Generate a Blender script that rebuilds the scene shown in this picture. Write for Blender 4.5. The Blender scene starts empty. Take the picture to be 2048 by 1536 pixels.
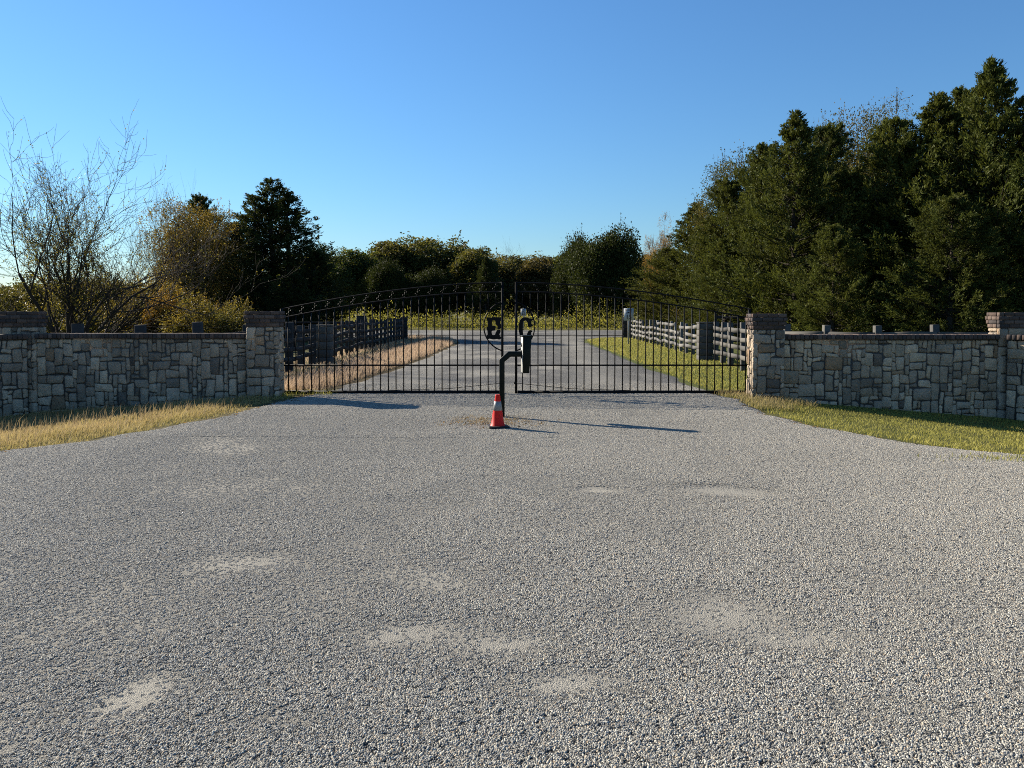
import bpy, bmesh, math, random
import numpy as np
from mathutils import Vector, Matrix

# ------------------------------------------------------------------ camera, light, exposure
scene = bpy.context.scene
COL = scene.collection
R = math.radians
EYE = 1.65                      # eye height
SUN_ELEV = 25.0                 # degrees
SUN_AZ = 56.0                   # degrees to the left of the viewing direction (+Y)

cam_d = bpy.data.cameras.new('camera')
cam = bpy.data.objects.new('camera', cam_d)
COL.objects.link(cam)
cam.location = (0, 0, EYE)
cam.rotation_euler = (R(88.0), 0, 0)
cam_d.sensor_width = 36.0
cam_d.lens = 36.0 * 1550 / 2048
cam_d.shift_y = -90.0 / 2048
cam_d.clip_start = 0.05
cam_d.clip_end = 4000
scene.camera = cam

world = bpy.data.worlds.new('World')
scene.world = world
world.use_nodes = True
wn = world.node_tree
wn.nodes.clear()
sky = wn.nodes.new('ShaderNodeTexSky')
sky.sky_type = 'NISHITA'
sky.sun_disc = False
sky.sun_elevation = R(SUN_ELEV)
sky.sun_rotation = R(-SUN_AZ)
sky.altitude = 0
sky.air_density = 1.4
sky.dust_density = 0.05
sky.ozone_density = 10.0
hsv = wn.nodes.new('ShaderNodeHueSaturation')
hsv.inputs['Saturation'].default_value = 1.0
bg = wn.nodes.new('ShaderNodeBackground')
bg.inputs['Strength'].default_value = 0.065
wo = wn.nodes.new('ShaderNodeOutputWorld')
tint = wn.nodes.new('ShaderNodeMix'); tint.data_type = 'RGBA'; tint.blend_type = 'MULTIPLY'
tint.inputs[0].default_value = 1.0; tint.inputs[7].default_value = (0.90, 0.93, 0.93, 1)
wn.links.new(sky.outputs[0], tint.inputs[6])
wn.links.new(tint.outputs[2], hsv.inputs['Color'])
wn.links.new(hsv.outputs[0], bg.inputs['Color'])
wn.links.new(bg.outputs[0], wo.inputs['Surface'])

sun_d = bpy.data.lights.new('sun', 'SUN')
sun_d.energy = 5.0
sun_d.angle = R(0.53)
sun_d.color = (1.0, 0.91, 0.77)
sun = bpy.data.objects.new('sun', sun_d)
COL.objects.link(sun)
to_sun = Vector((-math.sin(R(SUN_AZ)) * math.cos(R(SUN_ELEV)), math.cos(R(SUN_AZ)) * math.cos(R(SUN_ELEV)), math.sin(R(SUN_ELEV))))
sun.rotation_euler = to_sun.to_track_quat('Z', 'Y').to_euler()
sun.location = to_sun * 60

scene.view_settings.view_transform = 'Standard'
scene.view_settings.look = 'None'
scene.view_settings.gamma = 1.0
scene.view_settings.use_curve_mapping = False
scene.view_settings.exposure = 1.37
scene.render.engine = 'CYCLES'
scene.cycles.max_bounces = 6
scene.cycles.use_denoising = False
scene.cycles.filter_width = 1.0
scene.cycles.diffuse_bounces = 3
scene.cycles.transparent_max_bounces = 6

rng = np.random.default_rng(11)
rnd = random.Random(5)

# ------------------------------------------------------------------ helpers
def mesh_np(name, V, F, attrs=None, mat=None, smooth=False):
    """F: (n,k) array of equal sided faces, or a list of such arrays"""
    me = bpy.data.meshes.new(name)
    if not isinstance(F, list):
        F = [F]
    F = [np.asarray(f, dtype=np.int32) for f in F if len(f)]
    V = np.asarray(V, dtype=np.float32)
    me.vertices.add(len(V))
    me.vertices.foreach_set('co', V.ravel())
    loops = np.concatenate([f.ravel() for f in F])
    counts = np.concatenate([np.full(len(f), f.shape[1], dtype=np.int32) for f in F])
    starts = np.concatenate([[0], np.cumsum(counts)[:-1]]).astype(np.int32)
    me.loops.add(len(loops))
    me.loops.foreach_set('vertex_index', loops)
    me.polygons.add(len(counts))
    me.polygons.foreach_set('loop_start', starts)
    try:
        me.polygons.foreach_set('loop_total', counts)
    except Exception:
        pass
    if smooth:
        me.polygons.foreach_set('use_smooth', np.ones(len(counts), dtype=bool))
    me.update(calc_edges=True)
    for k, a in (attrs or {}).items():
        at = me.attributes.new(k, 'FLOAT', 'POINT')
        at.data.foreach_set('value', np.asarray(a, dtype=np.float32))
    if mat:
        me.materials.append(mat)
    return me

def link(name, me, parent=None, loc=None, label=None, cat=None, group=None, kind=None, color=None):
    o = bpy.data.objects.new(name, me)
    COL.objects.link(o)
    if parent is not None:
        o.parent = parent
    if loc is not None:
        o.location = loc
    if label: o['label'] = label
    if cat: o['category'] = cat
    if group: o['group'] = group
    if kind: o['kind'] = kind
    if color is not None:
        o.color = color
    return o

def empty(name, loc, label, cat, group=None, rz=0.0, scale=None):
    o = link(name, None, None, loc, label, cat, group, 'thing')
    o.rotation_euler = (0, 0, rz)
    o.empty_display_size = 0.2
    if scale is not None:
        o.scale = scale
    return o

class MB:
    """collects shapes into one mesh"""
    def __init__(s):
        s.v = []; s.f = []; s.n = 0
    def add(s, V, F):
        s.v.append(np.asarray(V, dtype=float)); s.f.append(np.asarray(F, dtype=int) + s.n); s.n += len(V)
    def box(s, x0, x1, y0, y1, z0, z1, M=None):
        V = np.array([[x, y, z] for z in (z0, z1) for y in (y0, y1) for x in (x0, x1)], dtype=float)
        if M is not None:
            V = np.array([tuple(M @ Vector(p)) for p in V])
        s.add(V, [[0, 2, 3, 1], [4, 5, 7, 6], [0, 1, 5, 4], [2, 6, 7, 3], [0, 4, 6, 2], [1, 3, 7, 5]])
    def tube(s, pts, rad, sides=6, cap=True):
        pts = np.asarray(pts, dtype=float); n = len(pts)
        rad = np.broadcast_to(np.asarray(rad, dtype=float), (n,))
        T = np.gradient(pts, axis=0); T /= np.linalg.norm(T, axis=1)[:, None] + 1e-9
        ref = np.array([0, 0, 1.0]) if abs(T[0, 2]) < 0.8 else np.array([0, 1.0, 0])
        A = np.cross(T, ref); A /= np.linalg.norm(A, axis=1)[:, None] + 1e-9
        B = np.cross(T, A)
        a = np.linspace(0, 2 * np.pi, sides, endpoint=False)
        V = pts[:, None] + rad[:, None, None] * (np.cos(a)[None, :, None] * A[:, None] + np.sin(a)[None, :, None] * B[:, None])
        i = np.arange(n - 1)[:, None] * sides; j = np.arange(sides)[None]; k = (j + 1) % sides
        F = np.stack([i + j, i + k, i + sides + k, i + sides + j], -1).reshape(-1, 4)
        s.add(V.reshape(-1, 3), F)
        if cap and sides == 4:
            b = s.n - n * sides
            s.f.append(np.array([[b, b + 1, b + 2, b + 3], [s.n - 1, s.n - 2, s.n - 3, s.n - 4]]))
    def mesh(s, name, mat, smooth=False):
        return mesh_np(name, np.concatenate(s.v), np.concatenate(s.f), mat=mat, smooth=smooth)

def bevel_mesh(me, w, seg=1):
    bm = bmesh.new(); bm.from_mesh(me)
    bmesh.ops.recalc_face_normals(bm, faces=bm.faces)
    bmesh.ops.bevel(bm, geom=list(bm.edges), offset=w, segments=seg, affect='EDGES', profile=0.5)
    bm.to_mesh(me); bm.free(); me.update()
    return me

def hash2(ix, iy, seed=0):
    h = (ix.astype(np.int64) * 374761393 + iy.astype(np.int64) * 668265263 + seed * 2147483647) & 0xFFFFFFFF
    h = ((h ^ (h >> 13)) * 1274126177) & 0xFFFFFFFF
    return ((h ^ (h >> 16)) & 0xFFFFFF) / float(0xFFFFFF)

def vnoise(x, y, seed=0):
    x = np.asarray(x, dtype=float); y = np.asarray(y, dtype=float)
    ix = np.floor(x); iy = np.floor(y); fx = x - ix; fy = y - iy
    fx = fx * fx * (3 - 2 * fx); fy = fy * fy * (3 - 2 * fy)
    a = hash2(ix, iy, seed); b = hash2(ix + 1, iy, seed); c = hash2(ix, iy + 1, seed); d = hash2(ix + 1, iy + 1, seed)
    return (a * (1 - fx) + b * fx) * (1 - fy) + (c * (1 - fx) + d * fx) * fy

def fbm(x, y, seed=0, o=3):
    s = 0; a = 0.5; t = 0
    for k in range(o):
        s = s + a * vnoise(np.asarray(x) * 2 ** k, np.asarray(y) * 2 ** k, seed + k); t += a; a *= 0.5
    return s / t

def sstep(a, b, x):
    t = np.clip((np.asarray(x, dtype=float) - a) / (b - a), 0, 1)
    return t * t * (3 - 2 * t)

# ------------------------------------------------------------------ materials
class NT:
    def __init__(s, name):
        s.m = bpy.data.materials.new(name); s.m.use_nodes = True
        s.t = s.m.node_tree; s.n = s.t.nodes; s.n.clear()
        s.out = s.n.new('ShaderNodeOutputMaterial')
    def new(s, typ, **kw):
        n = s.n.new(typ)
        for k, v in kw.items():
            if k in n.bl_rna.properties.keys() and not isinstance(v, tuple):
                setattr(n, k, v)
            else:
                n.inputs[k].default_value = v
        return n
    def l(s, a, b):
        s.t.links.new(a, b)
    def noise(s, scale, detail=4, rough=0.55, vec=None):
        n = s.new('ShaderNodeTexNoise'); n.inputs['Scale'].default_value = scale
        n.inputs['Detail'].default_value = detail; n.inputs['Roughness'].default_value = rough
        if vec is not None: s.l(vec, n.inputs['Vector'])
        return n
    def ramp(s, fac, stops):
        r = s.new('ShaderNodeValToRGB')
        while len(r.color_ramp.elements) < len(stops): r.color_ramp.elements.new(0.5)
        for e, (p, c) in zip(r.color_ramp.elements, stops):
            e.position = p; e.color = (c[0], c[1], c[2], 1)
        s.l(fac, r.inputs[0]); return r
    def mix(s, fac, a, b, blend='MIX'):
        n = s.n.new('ShaderNodeMix'); n.data_type = 'RGBA'; n.blend_type = blend
        for sock, v in ((n.inputs[0], fac), (n.inputs[6], a), (n.inputs[7], b)):
            if hasattr(v, 'links'): s.l(v, sock)
            elif isinstance(v, (int, float)): sock.default_value = v
            else: sock.default_value = (v[0], v[1], v[2], 1)
        return n.outputs[2]
    def math(s, op, a, b=0.0):
        n = s.n.new('ShaderNodeMath'); n.operation = op
        for sock, v in ((n.inputs[0], a), (n.inputs[1], b)):
            if hasattr(v, 'links'): s.l(v, sock)
            else: sock.default_value = v
        return n.outputs[0]
    def bump(s, h, strength, dist, prev=None):
        b = s.n.new('ShaderNodeBump'); b.inputs['Strength'].default_value = strength; b.inputs['Distance'].default_value = dist
        s.l(h, b.inputs['Height'])
        if prev is not None: s.l(prev, b.inputs['Normal'])
        return b.outputs[0]
    def bsdf(s, color, rough=0.7, spec=0.3, normal=None, metal=0.0):
        b = s.n.new('ShaderNodeBsdfPrincipled')
        if hasattr(color, 'links'): s.l(color, b.inputs['Base Color'])
        else: b.inputs['Base Color'].default_value = (color[0], color[1], color[2], 1)
        if hasattr(rough, 'links'): s.l(rough, b.inputs['Roughness'])
        else: b.inputs['Roughness'].default_value = rough
        b.inputs['Specular IOR Level'].default_value = spec
        b.inputs['Metallic'].default_value = metal
        if normal is not None: s.l(normal, b.inputs['Normal'])
        return b.outputs[0]
    def done(s, sh):
        s.l(sh, s.out.inputs['Surface']); return s.m
    def pos(s):
        return s.new('ShaderNodeNewGeometry').outputs['Position']

def m_simple(name, col, rough=0.6, spec=0.3, nscale=8.0, amt=0.25, bump=0.0, bdist=0.01, metal=0.0):
    t = NT(name); p = t.pos()
    n = t.noise(nscale, 5, 0.6, p)
    c = t.mix(n.outputs[0], [v * (1 - amt) for v in col], [min(1, v * (1 + amt)) for v in col])
    nm = t.bump(t.noise(nscale * 6, 4, 0.6, p).outputs[0], bump, bdist) if bump else None
    return t.done(t.bsdf(c, rough, spec, nm, metal))

def m_stone():
    t = NT('limestone_block'); p = t.pos()
    oi = t.new('ShaderNodeObjectInfo')
    n1 = t.noise(9, 5, 0.62, p); n2 = t.noise(45, 4, 0.6, p)
    c = t.mix(0.75, oi.outputs['Color'], t.ramp(n1.outputs[0], [(0.25, (0.65, 0.65, 0.65)), (0.5, (0.95, 0.95, 0.95)), (0.8, (1.18, 1.15, 1.08))]).outputs[0], 'MULTIPLY')
    c = t.mix(0.5, c, t.ramp(n2.outputs[0], [(0.3, (0.65, 0.65, 0.65)), (0.6, (1.1, 1.1, 1.1))]).outputs[0], 'MULTIPLY')
    h = t.math('ADD', n1.outputs[0], t.math('MULTIPLY', n2.outputs[0], 0.35))
    st = t.noise(1.3, 4, .6, p)
    c = t.mix(0.55, c, t.ramp(st.outputs[0], [(0.36, (0.55, 0.54, 0.52)), (0.6, (1.12, 1.1, 1.06))]).outputs[0], 'MULTIPLY')
    h = t.math('ADD', h, t.noise(22, 6, .7, p).outputs[0])
    return t.done(t.bsdf(c, 0.9, 0.15, t.bump(h, 1.0, 0.035)))

def m_brick():
    t = NT('brick_clay'); p = t.pos()
    oi = t.new('ShaderNodeObjectInfo')
    n = t.noise(30, 4, 0.6, p)
    c = t.mix(0.7, oi.outputs['Color'], t.ramp(n.outputs[0], [(0.3, (0.6, 0.6, 0.6)), (0.7, (1.2, 1.2, 1.2))]).outputs[0], 'MULTIPLY')
    return t.done(t.bsdf(c, 0.9, 0.15, t.bump(n.outputs[0], 0.6, 0.006)))

def m_gravel():
    t = NT('chip_seal_gravel'); p = t.pos()
    bare = t.new('ShaderNodeAttribute', attribute_name='bare').outputs['Fac']
    v = t.new('ShaderNodeTexVoronoi'); v.inputs['Scale'].default_value = 80; t.l(p, v.inputs['Vector'])
    v2 = t.new('ShaderNodeTexVoronoi'); v2.inputs['Scale'].default_value = 150; t.l(p, v2.inputs['Vector'])
    big = t.noise(0.8, 4, 0.6, p); mid = t.noise(5, 3, 0.6, p)
    sep = t.new('ShaderNodeSeparateColor'); t.l(v.outputs['Color'], sep.inputs[0])
    stone = t.ramp(sep.outputs[0], [(0.0, (0.068, 0.068, 0.066)), (0.45, (0.144, 0.140, 0.135)), (0.8, (0.208, 0.205, 0.187)), (1.0, (0.296, 0.286, 0.256))]).outputs[0]
    gap = t.ramp(v.outputs['Distance'], [(0.35, (1, 1, 1)), (0.75, (0.22, 0.22, 0.22))]).outputs[0]
    stone = t.mix(1.0, stone, gap, 'MULTIPLY')
    chips = t.new('ShaderNodeAttribute', attribute_name='chips').outputs['Fac']     # bed colour is darker where loose chips lie over it
    stone = t.mix(chips, stone, t.mix(1.0, stone, (0.55, 0.55, 0.55), 'MULTIPLY'))
    fines = t.mix(t.noise(130, 5, .8, p).outputs[0], (0.147, 0.138, 0.117), (0.412, 0.389, 0.329))
    fac = t.math('MULTIPLY', bare, 0.9)
    c = t.mix(fac, stone, fines)
    c = t.mix(0.6, c, t.ramp(big.outputs[0], [(0.3, (0.82, 0.82, 0.83)), (0.7, (1.12, 1.1, 1.06))]).outputs[0], 'MULTIPLY')
    h = t.math('SUBTRACT', 1.0, v.outputs['Distance'])
    inv = t.math('SUBTRACT', 1.0, t.math('MULTIPLY', bare, 0.8))
    h = t.math('ADD', t.math('MULTIPLY', h, inv), t.math('MULTIPLY', v2.outputs['Distance'], -0.45))
    return t.done(t.bsdf(c, 0.92, 0.15, t.bump(h, 0.9, 0.010)))

def m_gravel_stone():
    t = NT('gravel_stone')
    oi = t.new('ShaderNodeObjectInfo')
    a = t.new('ShaderNodeAttribute', attribute_name='tint').outputs['Fac']
    c = t.ramp(a, [(0.0, (0.051, 0.051, 0.048)), (0.25, (0.145, 0.141, 0.129)), (0.65, (0.273, 0.265, 0.236)), (0.92, (0.461, 0.444, 0.383)), (1.0, (0.290, 0.226, 0.162))]).outputs[0]
    c = t.mix(oi.outputs['Random'], c, t.mix(1.0, c, (1.12, 1.08, 1.0), 'MULTIPLY'))
    return t.done(t.bsdf(c, 0.9, 0.2))

def m_ground():
    t = NT('field_soil_and_turf'); p = t.pos()
    lush = t.new('ShaderNodeAttribute', attribute_name='lush').outputs['Fac']
    n1 = t.noise(0.35, 5, 0.6, p); n2 = t.noise(9, 5, 0.7, p); n3 = t.noise(60, 3, 0.7, p)
    dry = t.ramp(n2.outputs[0], [(0.3, (0.084, 0.059, 0.032)), (0.6, (0.182, 0.133, 0.070)), (0.8, (0.252, 0.196, 0.112))]).outputs[0]
    grn = t.ramp(n2.outputs[0], [(0.3, (0.049, 0.068, 0.017)), (0.6, (0.109, 0.127, 0.033)), (0.85, (0.191, 0.182, 0.064))]).outputs[0]
    f = t.math('ADD', lush, t.math('MULTIPLY', t.math('SUBTRACT', n1.outputs[0], 0.5), 0.6))
    c = t.mix(f, dry, grn)
    c = t.mix(0.7, c, t.ramp(n3.outputs[0], [(0.3, (0.5, 0.5, 0.5)), (0.7, (1.25, 1.25, 1.2))]).outputs[0], 'MULTIPLY')
    return t.done(t.bsdf(c, 0.95, 0.1, t.bump(n3.outputs[0], 1.0, 0.05)))

def m_leaf(name, accent=(0.22, 0.16, 0.03), trans=0.35, spread=0.5, gloss=0.25, nscale=0.9):
    """leaf colour = object colour x per-leaf tint, drifting towards an accent colour in clumps (amount = object alpha)"""
    t = NT(name)
    oi = t.new('ShaderNodeObjectInfo')
    a = t.new('ShaderNodeAttribute', attribute_name='tint').outputs['Fac']
    n = t.noise(nscale, 3, 0.6, t.pos())
    f = t.math('MULTIPLY', t.ramp(n.outputs[0], [(0.38, (0, 0, 0)), (0.66, (1, 1, 1))]).outputs[0], oi.outputs['Alpha'])
    f = t.math('MULTIPLY', f, t.math('ADD', 0.5, t.math('MULTIPLY', a, 0.8)))
    c = t.mix(f, oi.outputs['Color'], accent)
    br = t.ramp(a, [(0.0, (1 - spread,) * 3), (1.0, (1 + spread,) * 3)]).outputs[0]
    c = t.mix(1.0, c, br, 'MULTIPLY')
    d = t.bsdf(c, 0.55, gloss)
    tr = t.new('ShaderNodeBsdfTranslucent')
    t.l(t.mix(1.0, c, (1.35, 1.3, 0.75), 'MULTIPLY'), tr.inputs['Color'])
    mx = t.new('ShaderNodeMixShader'); mx.inputs[0].default_value = trans
    t.l(d, mx.inputs[1]); t.l(tr.outputs[0], mx.inputs[2])
    return t.done(mx.outputs[0])

def m_grass(name, lo, hi, tip, trans=0.35):
    t = NT(name)
    a = t.new('ShaderNodeAttribute', attribute_name='tint').outputs['Fac']
    h = t.new('ShaderNodeAttribute', attribute_name='tipward').outputs['Fac']
    c = t.mix(a, lo, hi)
    c = t.mix(t.math('MULTIPLY', h, 0.75), c, tip)
    d = t.bsdf(c, 0.7, 0.2)
    tr = t.new('ShaderNodeBsdfTranslucent'); t.l(c, tr.inputs['Color'])
    mx = t.new('ShaderNodeMixShader'); mx.inputs[0].default_value = trans
    t.l(d, mx.inputs[1]); t.l(tr.outputs[0], mx.inputs[2])
    return t.done(mx.outputs[0])

def m_wood(name, lo, hi):
    t = NT(name)
    tc = t.new('ShaderNodeTexCoord')
    mp = t.new('ShaderNodeMapping'); mp.inputs['Scale'].default_value = (2, 30, 30)
    t.l(tc.outputs['Object'], mp.inputs['Vector'])
    oi = t.new('ShaderNodeObjectInfo')
    n = t.noise(1.5, 5, 0.65, mp.outputs[0])
    c = t.mix(n.outputs[0], lo, hi)
    c = t.mix(1.0, c, t.ramp(oi.outputs['Random'], [(0, (0.7, 0.7, 0.72)), (1, (1.2, 1.18, 1.12))]).outputs[0], 'MULTIPLY')
    return t.done(t.bsdf(c, 0.85, 0.2, t.bump(n.outputs[0], 0.5, 0.006)))

M_STONE = m_stone(); M_BRICK = m_brick(); M_GRAVEL = m_gravel(); M_GSTONE = m_gravel_stone(); M_GROUND = m_ground()
M_MORTAR = m_simple('raked_mortar', (0.075, 0.070, 0.063), 0.95, 0.1, 14, 0.4, 0.6, 0.01)
M_JOINT = m_simple('brick_mortar', (0.15, 0.13, 0.115), 0.95, 0.1, 20, 0.3, 0.5, 0.006)
M_IRON = m_simple('black_painted_steel', (0.004, 0.004, 0.0042), 0.55, 0.12, 12, 0.3)
M_PEDESTAL = m_simple('dark_green_paint', (0.005, 0.008, 0.006), 0.55, 0.12, 10, 0.3)
M_PANEL = m_simple('pale_grey_panel', (0.330, 0.330, 0.312), 0.5, 0.4, 10, 0.1)
M_CONE = m_simple('orange_red_vinyl', (0.50, 0.014, 0.010), 0.5, 0.15, 9, 0.18)
M_COLLAR = m_simple('grey_reflective_sleeve', (0.180, 0.188, 0.188), 0.4, 0.5, 14, 0.18)
M_RUBBER = m_simple('black_rubber', (0.012, 0.012, 0.012), 0.7, 0.3, 10, 0.3)
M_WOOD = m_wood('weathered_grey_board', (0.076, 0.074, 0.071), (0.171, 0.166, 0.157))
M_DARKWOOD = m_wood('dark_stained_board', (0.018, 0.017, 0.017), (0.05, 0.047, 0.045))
M_MIDWOOD = m_wood('weathered_dark_timber', (0.045, 0.043, 0.04), (0.11, 0.105, 0.095))
M_BARK = m_simple('bark', (0.055, 0.045, 0.036), 0.95, 0.1, 14, 0.45, 0.9, 0.03)
M_TWIG = m_simple('grey_twig_bark', (0.040, 0.034, 0.029), 0.95, 0.1, 10, 0.4)
M_SIGN = m_simple('white_sign_sheet', (0.465, 0.480, 0.480), 0.5, 0.3, 6, 0.08)
M_INK = m_simple('black_sign_ink', (0.012, 0.012, 0.013), 0.6, 0.2, 6, 0.1)
M_POLE = m_simple('galvanised_post', (0.360, 0.352, 0.315), 0.5, 0.5, 10, 0.2)
M_RUST = m_simple('rusty_red_steel', (0.33, 0.10, 0.055), 0.8, 0.2, 7, 0.4)
M_CEDAR = m_leaf('cedar_foliage', (0.10, 0.090, 0.018), 0.25, 0.55, 0.04)
M_LEAF = m_leaf('autumn_leaf', (0.30, 0.19, 0.035), 0.42, 0.5, 0.10)
M_BRUSH = m_leaf('brush_leaf', (0.30, 0.24, 0.05), 0.6, 0.5, 0.08)
M_DRYG = m_grass('dry_grass_blade', (0.20, 0.20, 0.04), (0.42, 0.34, 0.12), (0.46, 0.32, 0.18))
M_STRAW = m_grass('straw_grass_blade', (0.298, 0.215, 0.116), (0.514, 0.381, 0.249), (0.497, 0.356, 0.249))
M_LAWN = m_grass('lawn_blade', (0.120, 0.149, 0.020), (0.290, 0.276, 0.051), (0.410, 0.344, 0.092))
M_WEED = m_grass('dead_weed_stem', (0.163, 0.111, 0.059), (0.311, 0.237, 0.133), (0.281, 0.222, 0.118))

# ------------------------------------------------------------------ terrain
def h_ground(x, y):
    x = np.asarray(x, dtype=float); y = np.asarray(y, dtype=float)
    s = sstep(7.5, 12.0, y) * (1 - sstep(18.0, 25.0, y))
    left = np.clip(-4.5 - x, 0, 5.5); right = np.clip(x - 4.3, 0, 5.5)
    z = -s * (0.066 * left + 0.077 * right)
    z = z + 0.05 * (fbm(x * 0.12 + 9, y * 0.12, 3) - 0.5) * sstep(4.0, 7.0, np.abs(x)) * sstep(0, 15, y)
    return z

PITS = [(1.93, 7.02, 0.52, 0.20, 0.030, -0.25), (0.80, 7.05, 0.26, 0.13, 0.020, -0.1)]
BARE = [(-3.4, 9.3, 1.2, 0.8, .75), (-2.5, 7.1, 1.0, 0.55, .7), (-0.45, 4.7, 0.38, 0.28, .75), (-0.50, 3.80, 0.42, 0.20, 1.0), (-0.12, 3.76, 0.30, 0.16, .8),
        (-1.58, 3.2, 0.2, 0.22, .9), (1.15, 4.1, 0.40, 0.30, .8), (1.45, 3.85, 0.35, 0.16, .8), (-1.85, 4.95, 0.4, 0.30, .8), (-3.85, 8.1, 0.5, 0.35, .6),
        (0.18, 3.36, 0.30, 0.12, .85), (-1.4, 9.4, 0.8, 0.6, .6), (-1.1, 4.45, 0.25, 0.15, .6), (2.4, 4.6, .5, .3, .5), (-2.9, 5.9, .5, .25, .55), (0.3, 6.0, .5, .3, .35),
        (-2.4, 11.5, 1.5, .7, .5), (2.2, 11.0, 1.2, .8, .45), (-0.4, 13.6, 1.5, .5, .4), (3.4, 8.6, .9, .5, .4), (-1.9, 3.9, .3, .18, .6), (1.6, 3.1, .35, .15, .5), (-0.9, 3.0, .25, .1, .5)]

def bareness(x, y):
    w = 0.35 * (fbm(x * 2.1, y * 2.1, 40) - 0.5); w2 = 0.35 * (fbm(x * 2.1 + 30, y * 2.1, 44) - 0.5)
    b = np.zeros_like(x, dtype=float)
    for cx, cy, rx, ry, a in BARE:
        b = np.maximum(b, min(1, a * 1.2) * np.exp(-(((x - cx) / (rx * 1.35) + w * 2.4) ** 2 + ((y - cy) / (ry * 1.35) + w2 * 2.4) ** 2)))
    for cx, cy, rx, ry, d, k in PITS:
        b = np.maximum(b, 1.0 * np.exp(-(((x - cx) / (rx * 1.15)) ** 2 + (((y - cy) - k * (x - cx)) / (ry * 1.5)) ** 2) ** 1.5))
    b = np.maximum(b, 0.62 * sstep(0.52, 0.76, fbm(x * 0.9 + 5, y * 0.7, 50, 4)))
    lane = np.exp(-((np.abs(x + 0.1) - 2.0 - 0.05 * np.abs(y - 15)) / 0.55) ** 2)
    b = np.maximum(b, 0.50 * lane * (0.35 + fbm(x * 1.5, y * 0.5, 57)))
    return np.clip(b, 0, 1)

def h_road(x, y):
    z = h_ground(x, y) + 0.03
    z = z + 0.022 * (fbm(x * 0.5, y * 0.5, 21) - 0.5) + 0.006 * (fbm(x * 2.6, y * 2.6, 23, 2) - 0.5)
    for cx, cy, rx, ry, d, k in PITS:
        q = ((x - cx) / rx) ** 2 + (((y - cy) - k * (x - cx)) / ry) ** 2
        z = z - 0.7 * d * np.exp(-q ** 2)
    z = z - 0.006 * bareness(x, y) * (y < 10)
    return z

EDGE_Y = [-14, 5.0, 6.2, 7.4, 8.4, 9.2, 9.9, 10.8, 11.8, 13.2, 14.4, 16, 22, 28, 37.5, 42, 46, 49, 52, 54.5]
EDGE_L = [-24, -24, -15, -9.0, -7.2, -6.25, -5.7, -5.25, -4.8, -4.5, -4.4, -3.9, -3.45, -3.15, -2.95, -2.9, -3.6, -5.5, -10, -16]
EDGE_R = [24, 24, 15, 9.2, 6.9, 5.6, 5.05, 4.55, 4.3, 4.25, 4.35, 4.15, 4.1, 4.1, 4.1, 4.1, 4.4, 5.6, 9.5, 16]
def edge_l(y): return np.interp(y, EDGE_Y, EDGE_L) + 0.24 * (vnoise(np.asarray(y) * 2.3, np.zeros_like(y) + 1.5, 7) - 0.5) + 0.14 * (vnoise(np.asarray(y) * 8.1, np.zeros_like(y) + 3.5, 9) - 0.5)
def edge_r(y): return np.interp(y, EDGE_Y, EDGE_R) + 0.24 * (vnoise(np.asarray(y) * 2.3, np.zeros_like(y) + 8.5, 8) - 0.5) + 0.14 * (vnoise(np.asarray(y) * 8.1, np.zeros_like(y) + 5.5, 10) - 0.5)

def build_ground():
    xs = np.unique(np.concatenate([np.linspace(-700, -60, 17), np.linspace(-60, -20, 33), np.linspace(-20, 20, 101), np.linspace(20, 60, 33), np.linspace(60, 700, 17)]))
    ys = np.unique(np.concatenate([np.linspace(-300, -20, 12), np.linspace(-20, 6, 27), np.linspace(6, 26, 68), np.linspace(26, 80, 70), np.linspace(80, 1200, 22)]))
    X, Y = np.meshgrid(xs, ys)
    Z = h_ground(X, Y)
    e = np.minimum(X - np.interp(Y, EDGE_Y, EDGE_L), np.interp(Y, EDGE_Y, EDGE_R) - X)
    Z = Z - 0.12 * sstep(0.35, 0.9, e) * ((Y > -13) & (Y < 54))      # bed under the gravel
    V = np.stack([X, Y, Z], -1).reshape(-1, 3)
    nx = len(xs); i = np.arange(len(ys) - 1)[:, None] * nx; j = np.arange(nx - 1)[None]
    F = np.stack([i + j, i + j + 1, i + nx + j + 1, i + nx + j], -1).reshape(-1, 4)
    x, y = V[:, 0], V[:, 1]
    lush = 0.55 + 0 * x
    lush = np.where((x > 3) & (y > 14) & (y < 52), 0.95, lush)
    lush = np.where((x < -2) & (x > -5.6) & (y > 14) & (y < 52), 0.1, lush)
    lush = np.where((x > 4) & (y < 14), 0.75, lush)
    lush = np.where((x < -4) & (y < 15.5), 0.35, lush)
    lush = np.where((np.abs(x) > 60) | (y > 90), 0.5, lush)
    link('ground', mesh_np('ground', V, F, {'lush': lush}, M_GROUND, True), kind='structure')

def strip_mesh(name, ys, el, er, ncol, zf, warp=0.0):
    u = np.linspace(0, 1, ncol)
    if warp:                                   # more columns near the middle
        s = np.linspace(-1, 1, ncol); u = 0.5 + 0.5 * ((1 - warp) * s + warp * s ** 3)
    L = el(ys)[:, None]; Rr = er(ys)[:, None]
    X = L + (Rr - L) * u[None]; Y = np.repeat(ys[:, None], ncol, 1)
    Z = zf(X, Y)
    V = np.stack([X, Y, Z], -1).reshape(-1, 3)
    i = np.arange(len(ys) - 1)[:, None] * ncol; j = np.arange(ncol - 1)[None]
    F = np.stack([i + j, i + j + 1, i + ncol + j + 1, i + ncol + j], -1).reshape(-1, 4)
    return mesh_np(name, V, F, {'bare': bareness(V[:, 0], V[:, 1]), 'chips': 1 - sstep(10.0, 17.5, V[:, 1])}, M_GRAVEL, True)

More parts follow.
